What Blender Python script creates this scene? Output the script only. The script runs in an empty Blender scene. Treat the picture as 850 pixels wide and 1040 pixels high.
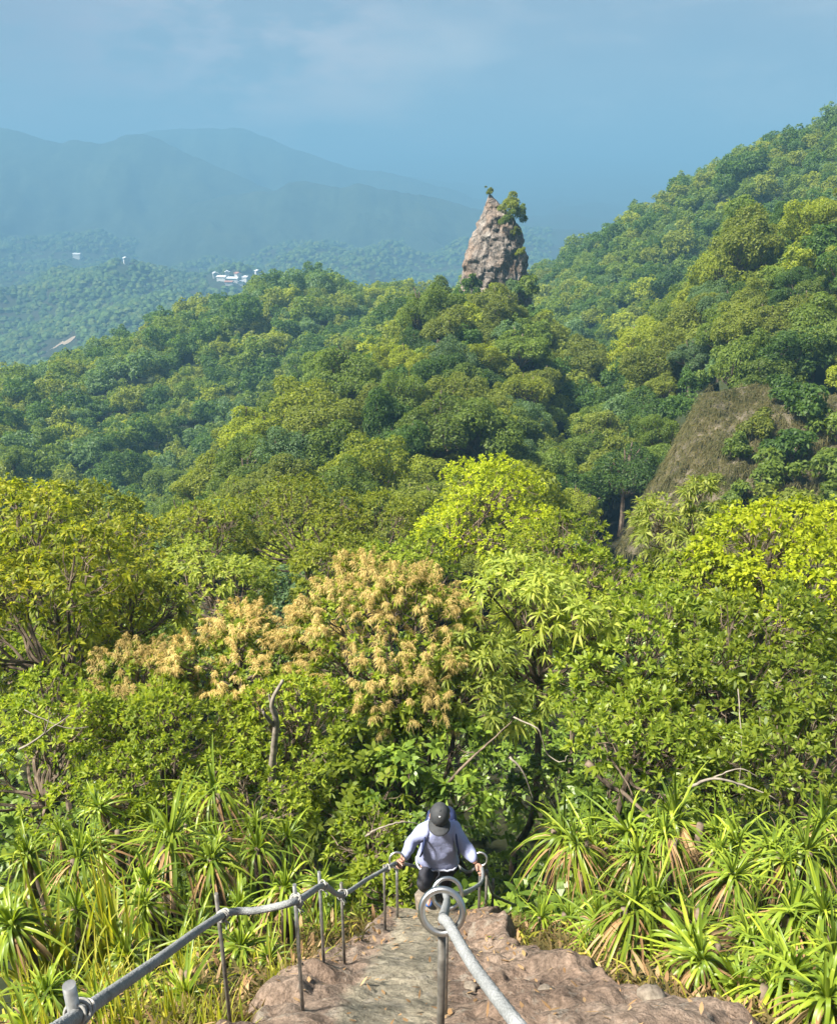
import bpy, math, random
import numpy as np
from mathutils import Vector, Matrix, noise as mnoise

random.seed(7)
RNG = np.random.default_rng(11)
R = math.radians
scene = bpy.context.scene
COL = scene.collection

# ------------------------------------------------------------------ camera
F = 850.0
PITCH = R(20.6)
CP, SP = math.cos(PITCH), math.sin(PITCH)
cam_d = bpy.data.cameras.new('camera')
cam = bpy.data.objects.new('camera', cam_d)
COL.objects.link(cam)
cam.location = (0, 0, 0)
cam.rotation_euler = (R(90) - PITCH, 0, 0)
cam_d.sensor_fit = 'HORIZONTAL'
cam_d.sensor_width = 36.0
cam_d.lens = 36.0
cam_d.clip_start = 0.05
cam_d.clip_end = 20000
scene.camera = cam


def P(px, py, d):
    """the point at forward distance d that is seen at (px, py) of the photograph"""
    r, u = (px - 425.0) / F, (520.0 - py) / F
    v = np.array([r, CP + u * SP, -SP + u * CP])
    return v / v[1] * d


def pix(p):
    p = np.asarray(p, float)
    x, y, z = p[..., 0], p[..., 1], p[..., 2]
    f = y * CP - z * SP
    u = y * SP + z * CP
    return 425 + F * x / f, 520 - F * u / f


def nz(v):
    v = np.asarray(v, float)
    return v / np.maximum(np.linalg.norm(v, axis=-1, keepdims=True), 1e-9)


# ------------------------------------------------------------------ objects
def tag(o, label=None, cat=None, group=None, kind=None):
    if label: o['label'] = label
    if cat: o['category'] = cat
    if group: o['group'] = group
    if kind: o['kind'] = kind
    return o


def empty(name, loc):
    o = bpy.data.objects.new(name, None)
    o.empty_display_size = 0.1
    o.location = loc
    COL.objects.link(o)
    return o


class MB:
    """collects vertices and faces, links them as one mesh object"""
    def __init__(s):
        s.V, s.F, s.M, s.n = [], [], [], 0

    def add(s, V, faces, mat=0):
        V = np.asarray(V, float).reshape(-1, 3)
        s.V.append(V)
        for f in faces:
            f = np.asarray(f, np.int64)
            if len(f):
                s.F.append(f + s.n)
                s.M.append(np.full(len(f), mat, np.int32))
        s.n += len(V)
        return s

    def mesh(s, name, mats, smooth=False):
        me = bpy.data.meshes.new(name)
        V = np.concatenate(s.V).astype(np.float32)
        me.vertices.add(len(V))
        me.vertices.foreach_set('co', V.ravel())
        loops = np.concatenate([f.ravel() for f in s.F]).astype(np.int32)
        cnt = np.concatenate([np.full(len(f), f.shape[1], np.int32) for f in s.F])
        me.loops.add(len(loops))
        me.loops.foreach_set('vertex_index', loops)
        me.polygons.add(len(cnt))
        st = np.concatenate([[0], np.cumsum(cnt)[:-1]]).astype(np.int32)
        me.polygons.foreach_set('loop_start', st)
        me.polygons.foreach_set('material_index', np.concatenate(s.M))
        me.polygons.foreach_set('use_smooth', np.full(len(cnt), bool(smooth)))
        for m in (mats if isinstance(mats, (list, tuple)) else [mats]):
            me.materials.append(m)
        me.update(calc_edges=True)
        me.validate()
        return me

    def build(s, name, mats, parent=None, loc=(0, 0, 0), smooth=False):
        o = bpy.data.objects.new(name, s.mesh(name, mats, smooth))
        o.location = loc
        COL.objects.link(o)
        if parent: o.parent = parent
        return o


def tube(mb, pts, rad, n=8, mat=0, cap=True):
    pts = np.asarray(pts, float)
    k = len(pts)
    rad = np.broadcast_to(np.asarray(rad, float), (k,))
    t = nz(np.gradient(pts, axis=0))
    a = np.array([0, 0, 1.0]) if abs(t[0][2]) < .9 else np.array([1.0, 0, 0])
    side = nz(np.cross(t[0], a))
    V = []
    for i in range(k):
        side = nz(side - t[i] * np.dot(side, t[i]))
        b = np.cross(t[i], side)
        th = np.linspace(0, 2 * np.pi, n, endpoint=False)
        V.append(pts[i] + rad[i] * (np.cos(th)[:, None] * side + np.sin(th)[:, None] * b))
    V = np.concatenate(V)
    i, j = np.meshgrid(np.arange(k - 1), np.arange(n), indexing='ij')
    i, j = i.ravel(), j.ravel()
    f = np.stack([i * n + j, i * n + (j + 1) % n, (i + 1) * n + (j + 1) % n, (i + 1) * n + j], 1)
    fs = [f]
    if cap:
        fs.append(np.array([np.arange(n)[::-1]]))
        fs.append(np.array([(k - 1) * n + np.arange(n)]))
    mb.add(V, fs, mat)


def rope_tube(mb, pts, rad, n=18, lobes_=3, pitch=.12, amp=.055):
    """a laid rope: strands wind round the line"""
    pts = np.asarray(pts, float)
    seg = np.linalg.norm(np.diff(pts, axis=0), axis=1); s_ = np.concatenate([[0], np.cumsum(seg)])
    k = int(s_[-1] / .011)
    q = np.linspace(0, s_[-1], k)
    P_ = np.stack([np.interp(q, s_, pts[:, a]) for a in range(3)], 1)
    for _ in range(3): P_[1:-1] = .25 * P_[:-2] + .5 * P_[1:-1] + .25 * P_[2:]
    rr_ = np.interp(q, s_, np.broadcast_to(rad, (len(pts),)))
    tmp = MB(); tube(tmp, P_, rr_, n)
    V = tmp.V[0].reshape(k, n, 3)
    th = np.linspace(0, 2 * np.pi, n, endpoint=False)
    f_ = 1 + amp * (np.abs(np.cos(lobes_ * (th[None] - q[:, None] * 2 * np.pi / pitch / 1.0) / 1.0 * .5)) * 2 - 1.2)
    V = P_[:, None] + (V - P_[:, None]) * f_[..., None]
    mb.add(V.reshape(-1, 3), tmp.F)


def spline(ctrl, k=6):
    """Catmull-Rom through the control points"""
    c = np.asarray(ctrl, float)
    c = np.concatenate([[2 * c[0] - c[1]], c, [2 * c[-1] - c[-2]]])
    out = []
    for i in range(1, len(c) - 2):
        for t in np.linspace(0, 1, k, endpoint=False):
            p0, p1, p2, p3 = c[i - 1:i + 3]
            out.append(.5 * (2 * p1 + (p2 - p0) * t + (2 * p0 - 5 * p1 + 4 * p2 - p3) * t * t + (3 * p1 - p0 - 3 * p2 + p3) * t ** 3))
    out.append(c[-2])
    return np.array(out)


def torus(mb, c, ax, Rr, r, n=28, m=10, mat=0):
    ax = nz(ax)
    a = nz(np.cross(ax, [0.1, 0.2, 1])); b = np.cross(ax, a)
    th = np.linspace(0, 2 * np.pi, n, endpoint=False)
    ph = np.linspace(0, 2 * np.pi, m, endpoint=False)
    rad = np.cos(th)[:, None] * a + np.sin(th)[:, None] * b
    V = (np.asarray(c) + rad[:, None, :] * (Rr + r * np.cos(ph))[None, :, None] + ax * (r * np.sin(ph))[None, :, None]).reshape(-1, 3)
    i, j = np.meshgrid(np.arange(n), np.arange(m), indexing='ij'); i, j = i.ravel(), j.ravel()
    f = np.stack([i * m + j, i * m + (j + 1) % m, ((i + 1) % n) * m + (j + 1) % m, ((i + 1) % n) * m + j], 1)
    mb.add(V, [f[:, ::-1]], mat)


def leaves(mb, pos, d, up, L, W, droop, ts=(0, .35, .7, 1), ws=(0, 1, .75, 0), fold=0.0, mat=0):
    """N leaf blades in one go: strips that taper, bend down and (fold > 0) have a keel"""
    N = len(pos)
    if not N: return
    d = nz(d); L = np.broadcast_to(L, (N,))[:, None]; W = np.broadcast_to(W, (N,))[:, None]
    droop = np.broadcast_to(droop, (N,))[:, None]
    side = nz(np.cross(d, up)); nr = np.cross(side, d)
    V, rows, n = [], [], 0
    for t, w in zip(ts, ws):
        c = pos + d * L * t * (1 - .25 * droop * t) + np.array([0, 0, -1.0]) * droop * L * t * t
        if w == 0:
            V.append(c); rows.append((n,)); n += 1
        elif fold:
            V += [c - side * W * w * .5 + nr * W * w * fold, c, c + side * W * w * .5 + nr * W * w * fold]
            rows.append((n, n + 1, n + 2)); n += 3
        else:
            V += [c - side * W * w * .5, c + side * W * w * .5]; rows.append((n, n + 1)); n += 2
    tri, quad = [], []
    for a, b in zip(rows[:-1], rows[1:]):
        if len(a) == 1 and len(b) == 1: continue
        if len(a) == 1:
            tri += [(a[0], b[i + 1], b[i]) for i in range(len(b) - 1)]
        elif len(b) == 1:
            tri += [(a[i], a[i + 1], b[0]) for i in range(len(a) - 1)]
        else:
            quad += [(a[i], a[i + 1], b[i + 1], b[i]) for i in range(len(a) - 1)]
    V = np.stack(V, 1).reshape(-1, 3)
    off = (np.arange(N) * n)[:, None, None]
    fs = []
    if tri: fs.append((np.array(tri)[None] + off).reshape(-1, 3))
    if quad: fs.append((np.array(quad)[None] + off).reshape(-1, 4))
    mb.add(V, fs, mat)


def rand_dir(rng, n):
    return nz(rng.normal(size=(n, 3)))


def rosettes(mb, rng, pos, axis, K, L, W, spread, droop, mat=0, lv=.25, **kw):
    N = len(pos)
    axis = nz(axis)
    b = nz(np.cross(axis, rand_dir(rng, N))); c = np.cross(axis, b)
    ph = np.arange(K)[None] * 2.39996 + rng.uniform(0, 6.28, (N, 1)) + rng.normal(0, .2, (N, K))
    al = spread[0] + (spread[1] - spread[0]) * (np.arange(K)[None] + .5) / K + rng.normal(0, .12, (N, K))
    d = axis[:, None] * np.cos(al)[..., None] + (b[:, None] * np.cos(ph)[..., None] + c[:, None] * np.sin(ph)[..., None]) * np.sin(al)[..., None]
    a3 = np.repeat(axis[:, None], K, 1)
    up = a3 * 1.0 - d * np.sum(a3 * d, -1, keepdims=True) + rng.normal(0, .25, (N, K, 3))
    sz = rng.uniform(1 - lv, 1 + lv, (N, K)) * rng.uniform(.75, 1.2, (N, 1))
    p = np.repeat(pos[:, None], K, 1) + axis[:, None] * (L * .25 * (1 - np.arange(K)[None, :, None] / K))
    leaves(mb, p.reshape(-1, 3), d.reshape(-1, 3), up.reshape(-1, 3), (L * sz).ravel(), (W * sz).ravel(),
           droop + rng.uniform(-.08, .12, N * K), mat=mat, **kw)


# ------------------------------------------------------------------ materials
def new_mat(name):
    m = bpy.data.materials.new(name); m.use_nodes = True
    nt = m.node_tree; nt.nodes.clear()
    out = nt.nodes.new('ShaderNodeOutputMaterial')
    return m, nt, out


def nd(nt, t, **kw):
    n = nt.nodes.new(t)
    for k, v in kw.items():
        if k in n.inputs: n.inputs[k].default_value = v
        else: setattr(n, k, v)
    return n


def ramp(nt, stops, fac=None, interp='LINEAR'):
    r = nt.nodes.new('ShaderNodeValToRGB')
    r.color_ramp.interpolation = interp
    e = r.color_ramp.elements
    while len(e) > 1: e.remove(e[-1])
    for i, (p, c) in enumerate(stops):
        x = e[0] if i == 0 else e.new(p)
        x.position = p; x.color = (*c, 1) if len(c) == 3 else c
    if fac is not None: nt.links.new(fac, r.inputs['Fac'])
    return r


def mixc(nt, fac, a, b, mode='MIX'):
    m = nt.nodes.new('ShaderNodeMix'); m.data_type = 'RGBA'; m.blend_type = mode
    for s, v in ((m.inputs[0], fac), (m.inputs[6], a), (m.inputs[7], b)):
        if hasattr(v, 'is_output'): nt.links.new(v, s)
        elif isinstance(v, (int, float)): s.default_value = v
        else: s.default_value = (*v, 1)
    return m.outputs[2]


def leaf_mat(name, cols, rough=.5, trans=.5, spec=.2, clump=.8, tcol=(1.45, 1.45, .5), gain=1.62, red=1.14):
    """cols: leaf colours from old to young; each leaf gets its own, boughs drift together"""
    cols = [tuple(min(.62, a * gain * k) for a, k in zip(c, (red, 1., .95))) for c in cols]
    m, nt, out = new_mat(name)
    geo = nd(nt, 'ShaderNodeNewGeometry')
    tc = nd(nt, 'ShaderNodeTexCoord')
    nz_ = nd(nt, 'ShaderNodeTexNoise', Scale=clump, Detail=2.0)
    nt.links.new(tc.outputs['Object'], nz_.inputs['Vector'])
    mx = nd(nt, 'ShaderNodeMath', operation='MULTIPLY_ADD')
    nt.links.new(nz_.outputs['Fac'], mx.inputs[0]); mx.inputs[1].default_value = 1.5; mx.inputs[2].default_value = -.5
    av = nd(nt, 'ShaderNodeMath', operation='MULTIPLY_ADD')
    nt.links.new(geo.outputs['Random Per Island'], av.inputs[0]); av.inputs[1].default_value = .55
    sc = nd(nt, 'ShaderNodeMath', operation='MULTIPLY'); sc.inputs[1].default_value = .5
    nt.links.new(mx.outputs[0], sc.inputs[0]); nt.links.new(sc.outputs[0], av.inputs[2])
    k = len(cols)
    r = ramp(nt, [(i / (k - 1), c) for i, c in enumerate(cols)], av.outputs[0])
    oi = nd(nt, 'ShaderNodeObjectInfo')
    hsv = nd(nt, 'ShaderNodeHueSaturation')
    mr = nd(nt, 'ShaderNodeMapRange'); mr.inputs[3].default_value = .82; mr.inputs[4].default_value = 1.2
    nt.links.new(oi.outputs['Random'], mr.inputs[0]); nt.links.new(mr.outputs[0], hsv.inputs['Value'])
    nt.links.new(r.outputs[0], hsv.inputs['Color'])
    p = nd(nt, 'ShaderNodeBsdfPrincipled', Roughness=rough)
    p.inputs['Specular IOR Level'].default_value = spec
    nt.links.new(hsv.outputs[0], p.inputs['Base Color'])
    tr = nd(nt, 'ShaderNodeBsdfTranslucent')
    nt.links.new(mixc(nt, 1.0, hsv.outputs[0], tcol, 'MULTIPLY'), tr.inputs[0])
    ms = nd(nt, 'ShaderNodeMixShader'); ms.inputs[0].default_value = trans
    nt.links.new(p.outputs[0], ms.inputs[1]); nt.links.new(tr.outputs[0], ms.inputs[2])
    nt.links.new(ms.outputs[0], out.inputs[0])
    return m


def rock_mat(name, stops, scale, detail_scale, bump=.5, rough=.9, extra=None, bump_dist=.05):
    m, nt, out = new_mat(name)
    tc = nd(nt, 'ShaderNodeTexCoord')
    n1 = nd(nt, 'ShaderNodeTexNoise', Scale=scale, Detail=8.0, Roughness=.62)
    n2 = nd(nt, 'ShaderNodeTexNoise', Scale=detail_scale, Detail=6.0, Roughness=.7)
    vo = nd(nt, 'ShaderNodeTexVoronoi', Scale=detail_scale * .35)
    for n in (n1, n2, vo): nt.links.new(tc.outputs['Object'], n.inputs['Vector'])
    r = ramp(nt, stops, n1.outputs['Fac'])
    g = ramp(nt, [(.3, (.5, .5, .5)), (.7, (1.15, 1.15, 1.15))], n2.outputs['Fac'])
    c = mixc(nt, 1.0, r.outputs[0], g.outputs[0], 'MULTIPLY')
    if extra: c = extra(nt, tc, c)
    p = nd(nt, 'ShaderNodeBsdfPrincipled', Roughness=rough)
    p.inputs['Specular IOR Level'].default_value = .2
    nt.links.new(c, p.inputs['Base Color'])
    ad = nd(nt, 'ShaderNodeMath', operation='ADD')
    nt.links.new(n2.outputs['Fac'], ad.inputs[0]); nt.links.new(vo.outputs['Distance'], ad.inputs[1])
    b = nd(nt, 'ShaderNodeBump', Strength=bump, Distance=bump_dist)
    nt.links.new(ad.outputs[0], b.inputs['Height']); nt.links.new(b.outputs[0], p.inputs['Normal'])
    nt.links.new(p.outputs[0], out.inputs[0])
    return m


def plain(name, col, rough=.6, metal=0.0, vary=.25, scale=20., bump=0., spec=.4, bump_dist=.004):
    m, nt, out = new_mat(name)
    tc = nd(nt, 'ShaderNodeTexCoord')
    n = nd(nt, 'ShaderNodeTexNoise', Scale=scale, Detail=5.0)
    nt.links.new(tc.outputs['Object'], n.inputs['Vector'])
    lo = tuple(c * (1 - vary) for c in col); hi = tuple(min(1, c * (1 + vary)) for c in col)
    r = ramp(nt, [(.3, lo), (.7, hi)], n.outputs['Fac'])
    p = nd(nt, 'ShaderNodeBsdfPrincipled', Roughness=rough, Metallic=metal)
    p.inputs['Specular IOR Level'].default_value = spec
    nt.links.new(r.outputs[0], p.inputs['Base Color'])
    if bump:
        b = nd(nt, 'ShaderNodeBump', Strength=bump, Distance=bump_dist)
        nt.links.new(n.outputs['Fac'], b.inputs['Height']); nt.links.new(b.outputs[0], p.inputs['Normal'])
    nt.links.new(p.outputs[0], out.inputs[0])
    return m


M = {}
M['gold'] = leaf_mat('golden_leaf', [(.055, .085, .012), (.11, .15, .015), (.19, .21, .018), (.29, .25, .022)], red=1.13)
M['green'] = leaf_mat('green_leaf', [(.045, .075, .012), (.085, .13, .016), (.13, .18, .022), (.19, .23, .03)])
M['pale'] = leaf_mat('pale_leaf', [(.07, .11, .022), (.12, .17, .032), (.18, .225, .045), (.26, .29, .07)])
M['lime'] = leaf_mat('lime_leaf', [(.075, .12, .01), (.14, .19, .012), (.2, .25, .014), (.27, .3, .02)])
M['glossy'] = leaf_mat('glossy_leaf', [(.05, .085, .015), (.09, .14, .018), (.14, .19, .025), (.21, .25, .04)], rough=.38, spec=.3)
M['dark'] = leaf_mat('dark_leaf', [(.03, .06, .012), (.055, .1, .015), (.09, .145, .018), (.15, .19, .02)], rough=.38, spec=.3, trans=.35)
M['fine'] = leaf_mat('fine_leaf', [(.055, .095, .012), (.1, .15, .016), (.15, .195, .022), (.22, .24, .03)])
M['olive'] = leaf_mat('olive_leaf', [(.055, .085, .015), (.095, .13, .018), (.14, .175, .026), (.19, .21, .034)])
M['tan'] = leaf_mat('tan_blossom', [(.22, .18, .055), (.33, .27, .1), (.42, .35, .15), (.5, .43, .21)], rough=.8, trans=.35, tcol=(1.1, 1, .7), gain=1.3, red=1.07)
M['strap'] = leaf_mat('strap_leaf', [(.045, .085, .012), (.09, .145, .016), (.16, .22, .022), (.3, .31, .03)], rough=.4, spec=.32, trans=.35, clump=1.5)
M['dry'] = leaf_mat('dry_leaf', [(.12, .075, .035), (.25, .175, .09), (.38, .3, .17), (.36, .29, .04)], rough=.8, trans=.25, tcol=(1, .9, .6), gain=1.0)
M['slopegrass'] = leaf_mat('slope_grass_blade', [(.055, .075, .025), (.1, .11, .045), (.15, .15, .07), (.2, .19, .1)], rough=.8, clump=.5, gain=1.0)
M['yellowgrass'] = leaf_mat('yellow_grass', [(.09, .13, .02), (.16, .19, .03), (.26, .26, .05), (.36, .33, .09)], clump=2.)
M['drygrass'] = leaf_mat('dry_grass_blade', [(.06, .07, .02), (.11, .1, .04), (.17, .14, .065), (.1, .12, .025)], rough=.8, clump=.5, gain=1.0)
M['t_dark'] = leaf_mat('crown_dark_green', [(.025, .045, .012), (.045, .075, .017), (.07, .11, .022), (.1, .14, .03)], clump=.35, gain=1.4, red=.9)
M['t_green'] = leaf_mat('crown_green', [(.045, .07, .013), (.075, .11, .019), (.11, .15, .026), (.15, .185, .034)], clump=.35, gain=1.4, red=1.0)
M['t_olive'] = leaf_mat('crown_olive', [(.06, .08, .014), (.1, .125, .02), (.145, .17, .028), (.2, .215, .038)], clump=.35, gain=1.4, red=1.02)
M['t_yellow'] = leaf_mat('crown_yellow_green', [(.075, .105, .012), (.125, .16, .016), (.18, .21, .02), (.25, .265, .028)], clump=.35, gain=1.4, red=1.05)
M['t_grey'] = leaf_mat('crown_grey_green', [(.045, .07, .03), (.075, .11, .045), (.105, .145, .06), (.15, .185, .085)], clump=.35, gain=1.4, red=.9)
M['t_rust'] = leaf_mat('crown_rusty', [(.07, .085, .02), (.15, .12, .035), (.24, .16, .06), (.3, .21, .09)], clump=.35, gain=1.4, red=1)
M['bark'] = plain('bark', (.13, .1, .075), .9, vary=.5, scale=9, bump=.6, spec=.1, bump_dist=.02)
M['deadwood'] = plain('dead_wood', (.2, .175, .145), .85, vary=.35, scale=14, bump=.5, spec=.1, bump_dist=.01)
M['steel'] = plain('weathered_steel', (.3, .3, .295), .38, .75, vary=.35, scale=30, bump=.15)
M['rusty'] = plain('rust_stained_steel', (.16, .15, .135), .5, .6, vary=.6, scale=16, bump=.25)
M['ringsteel'] = plain('ring_steel', (.5, .5, .5), .3, 1.0, vary=.12, scale=30)
M['white_cord'] = plain('white_cord', (.27, .265, .25), .9, vary=.12, scale=60, bump=.4)


def rope_mat():
    m, nt, out = new_mat('grey_rope')
    tc = nd(nt, 'ShaderNodeTexCoord')
    n = nd(nt, 'ShaderNodeTexNoise', Scale=9.0, Detail=4.0)
    v = nd(nt, 'ShaderNodeTexVoronoi', Scale=130.0)
    for x in (n, v): nt.links.new(tc.outputs['Object'], x.inputs['Vector'])
    r = ramp(nt, [(.3, (.17, .18, .185)), (.7, (.27, .28, .29))], n.outputs['Fac'])
    g = ramp(nt, [(.0, (1.1, 1.1, 1.1)), (.7, (.72, .72, .72))], v.outputs['Distance'])
    p = nd(nt, 'ShaderNodeBsdfPrincipled', Roughness=.75)
    nt.links.new(mixc(nt, 1., r.outputs[0], g.outputs[0], 'MULTIPLY'), p.inputs['Base Color'])
    b = nd(nt, 'ShaderNodeBump', Strength=.8, Distance=.003); b.invert = True
    nt.links.new(v.outputs['Distance'], b.inputs['Height']); nt.links.new(b.outputs[0], p.inputs['Normal'])
    nt.links.new(p.outputs[0], out.inputs[0])
    return m


M['rope'] = rope_mat()

# ------------------------------------------------------------------ ground heights
SL = .805


def plane_z(y): return -1.45 - SL * y


def warp(x, y):
    r = np.hypot(x, y)
    k = np.log1p(r / 8.0) / np.maximum(r, 1e-6)
    return np.stack([x * k, y * k], -1)


ctrl = []


def g(px, py, d, h):
    p = P(px, py, d); ctrl.append((p[0], p[1], p[2] - h))


for yy in (-1.5, 0, 2, 4, 6):
    for xx in (-4.5, -2.6, -1.2, .3, 1.6, 3., 4.8):
        ctrl.append((xx, yy, plane_z(yy) - .06 - .22 * max(0, abs(xx - .3) - 1.5)))
for x, y, z in ((0, 7.5, -8.2), (-2, 7.5, -8.0), (2.5, 7.5, -8.0), (-5, 8, -8.2), (6, 8, -8.4), (0, 9, -10.2), (0, 11, -12),
                (-4, 10, -10.3), (5, 10, -10.8), (0, 15, -13.2), (-8, 13, -11.8), (8, 14, -13), (-9, 8, -9), (9, 7, -9),
                (0, -6, 2.0), (-8, -4, 0), (8, -4, 0), (0, -20, 4), (-20, -10, -4), (20, -10, -4), (0, -200, -20), (-200, -100, -60), (200, -100, -40),
                (0, -2500, -60), (-2500, 0, -80), (2500, 0, -40), (1500, 2500, -60)):
    ctrl.append((x, y, z))
# knoll of near trees
for a in ((100, 520, 20, 5), (20, 500, 17, 5), (250, 560, 24, 5), (200, 640, 15, 5), (420, 600, 16, 5.5), (550, 600, 17, 5.5), (680, 600, 16, 5.5), (800, 590, 15, 5.5)):
    g(*a)
# ridge that carries the rock spire
for a in ((300, 560, 32, 6), (480, 520, 38, 6.3), (400, 450, 60, 6), (480, 400, 75, 6), (430, 330, 95, 5.5), (500, 305, 108, 4.2), (560, 330, 100, 6),
          (470, 312, 118, 4), (560, 345, 112, 6), (250, 455, 70, 6), (180, 512, 50, 6), (350, 385, 85, 6), (600, 470, 62, 6), (590, 400, 85, 6), (620, 520, 50, 6)):
    g(*a)
for x, y, z in ((-45, 92, -52), (-60, 70, -46), (-25, 48, -30), (-28, 118, -42), (-38, 30, -26), (18, 75, -27), (22, 118, -31), (15, 45, -25)):
    ctrl.append((x, y, z))
# hill behind, on the left
for a in ((310, 277, 210, 7.6), (250, 292, 205, 7.6), (400, 287, 232, 7.6), (180, 322, 190, 7.6), (100, 347, 180, 7.6), (0, 388, 165, 7.6), (-120, 420, 160, 7.6), (150, 430, 140, 7.6),
          (50, 450, 122, 7.6), (300, 350, 165, 7.6), (380, 312, 190, 7.6), (100, 520, 100, 7.6), (0, 505, 96, 7.6), (250, 420, 138, 7.6), (430, 300, 215, 7.6)):
    g(*a)
# wooded mountainside on the right
for a in ((850, 117, 190, 9.5), (760, 152, 200, 9.5), (680, 187, 215, 9.5), (620, 227, 230, 9.5), (590, 247, 240, 9.5), (548, 268, 250, 9.5), (545, 300, 210, 9.5),
          (600, 325, 160, 9.5), (570, 290, 190, 9.5), (700, 280, 150, 9.5), (800, 205, 170, 9.5), (650, 350, 130, 9.5), (960, 75, 190, 9.5), (720, 240, 175, 9.5)):
    g(*a)
for a in ((850, 205, 85, 6), (760, 255, 88, 6), (690, 335, 80, 6), (630, 410, 76, 6), (800, 300, 72, 6), (720, 385, 66, 6), (850, 385, 60, 6), (960, 150, 85, 6), (790, 405, 62, 5)):
    g(*a)
for x, y, z in ((60, 120, -8), (34, 112, -20), (16, 44, -22), (26, 40, -20)):
    ctrl.append((x, y, z))
# valley and its far side
for a in ((60, 352, 620, 0), (150, 335, 640, 0), (0, 382, 560, 0), (30, 300, 800, 0), (60, 266, 950, 0), (-100, 262, 950, 0), (200, 300, 850, 0), (235, 284, 1000, 0), (130, 268, 980, 0),
          (300, 252, 1500, 0), (400, 240, 1500, 0), (470, 248, 1400, 0), (440, 285, 1100, 0), (200, 240, 1600, 0), (100, 236, 1500, 0), (0, 238, 1500, 0), (330, 275, 1050, 0),
          (560, 235, 1700, 0), (850, 235, 1700, 0), (-300, 240, 1600, 0), (0, 205, 3000, 0), (400, 205, 3000, 0), (850, 205, 3000, 0), (-600, 210, 3000, 0), (1400, 215, 3000, 0)):
    g(*a)
for x, y, z in ((-540, 1130, -112), (-430, 1130, -112), (-320, 1130, -112), (-230, 1120, -108), (-100, 1750, -112), (-300, 1780, -108), (60, 1680, -115), (-600, 1800, -105), (-100, 330, -95), (-30, 330, -70), (30, 350, -50), (120, 330, -30), (260, 300, 10), (-220, 330, -110), (60, 600, -110), (300, 700, -80), (-500, 500, -110)):
    ctrl.append((x, y, z))
CT = np.array(ctrl)
CW = warp(CT[:, 0], CT[:, 1])


def _U(r2): return r2 * np.log(r2 + 1e-12)


_n = len(CT)
_K = _U(((CW[:, None] - CW[None]) ** 2).sum(-1)) + np.eye(_n) * 2e-3
_Pm = np.concatenate([np.ones((_n, 1)), CW], 1)
_A = np.block([[_K, _Pm], [_Pm.T, np.zeros((3, 3))]])
# heights are fitted relative to a scale that grows with distance, so that far hills do not ripple the near ground
_S = 1 + np.hypot(CT[:, 0], CT[:, 1]) / 12
_w = np.linalg.solve(_A, np.concatenate([CT[:, 2] / _S, np.zeros(3)]))


def path_edges(y):
    l = np.interp(y, [-1, 1, 3.05, 3.96, 4.75, 5.6, 6.2, 7.2], [-1.2, -1.1, -.93, -.8, -.58, -.36, -.2, .0])
    r = np.interp(y, [-1, 1, 2.3, 3.05, 3.9, 4.75, 5.6, 6.2, 7.2], [2.2, 2.2, 1.95, 1.62, 1.08, .66, .6, .62, .6])
    return l, r


def rock_z(x, y):
    z = plane_z(y) - np.maximum(0, y - 6.2) * .9 - .35 * np.maximum(0, y - 6.2) ** 2
    return z


def H(x, y):
    x = np.asarray(x, float); y = np.asarray(y, float)
    sh = x.shape
    xf, yf = x.ravel(), y.ravel()
    out = np.empty(len(xf))
    for i in range(0, len(xf), 20000):
        xs, ys = xf[i:i + 20000], yf[i:i + 20000]
        w = warp(xs, ys)
        k = _U(((w[:, None] - CW[None]) ** 2).sum(-1))
        z = (k @ _w[:_n] + _w[_n] + w @ _w[_n + 1:]) * (1 + np.hypot(xs, ys) / 12)
        l, r = path_edges(ys)
        rz = rock_z(xs, ys) - .02
        side = np.maximum(np.maximum(l - xs, xs - r), 0)
        near = np.clip((7.4 - ys) / .8, 0, 1) * np.clip((1.6 - side) / 1.6, 0, 1)
        z = z * (1 - near) + (rz - .1 - side * .16) * near
        rr = np.hypot(xs, ys)
        far = np.clip((rr - 350) / 400, 0, 1)
        z = z + far * (14 * np.sin(xs / 61 + 1.3 * np.sin(ys / 83)) * np.sin(ys / 71 + .7) + 7 * np.sin(xs / 23 + ys / 37) * np.sin(ys / 29 - xs / 51))
        out[i:i + 20000] = z
    return out.reshape(sh)


def H1(x, y): return float(H(np.array([x]), np.array([y]))[0])


# ------------------------------------------------------------------ ground
def ground_extra(nt, tc, c):
    n = nd(nt, 'ShaderNodeTexNoise', Scale=.035, Detail=6.0)
    nt.links.new(tc.outputs['Object'], n.inputs['Vector'])
    r = ramp(nt, [(.42, (0, 0, 0)), (.6, (1, 1, 1))], n.outputs['Fac'])
    return mixc(nt, r.outputs[0], c, (.02, .032, .01))


M['ground'] = rock_mat('forest_floor', [(.3, (.015, .017, .008)), (.5, (.028, .028, .013)), (.7, (.05, .042, .022))], .8, 6., bump=.6, extra=ground_extra)
rr = np.concatenate([[.25], np.geomspace(.7, 5200, 250)])
na = 360
th = np.linspace(0, 2 * np.pi, na, endpoint=False)
X = rr[:, None] * np.sin(th)[None]; Y = rr[:, None] * np.cos(th)[None]
Z = H(X, Y)
i, j = np.meshgrid(np.arange(len(rr) - 1), np.arange(na), indexing='ij'); i, j = i.ravel(), j.ravel()
f = np.stack([i * na + j, (i + 1) * na + j, (i + 1) * na + (j + 1) % na, i * na + (j + 1) % na], 1)
gm = MB(); gm.add(np.stack([X, Y, Z], -1).reshape(-1, 3), [f[:, ::-1], np.array([np.arange(na)])])
tag(gm.build('ground', M['ground'], smooth=True), 'dark forest floor falling from the ridge into the valley', 'ground', kind='structure')


def fbm(p, s, o=4):
    return mnoise.fractal(Vector(p) * s, 1.0, 2.0, o)


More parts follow.
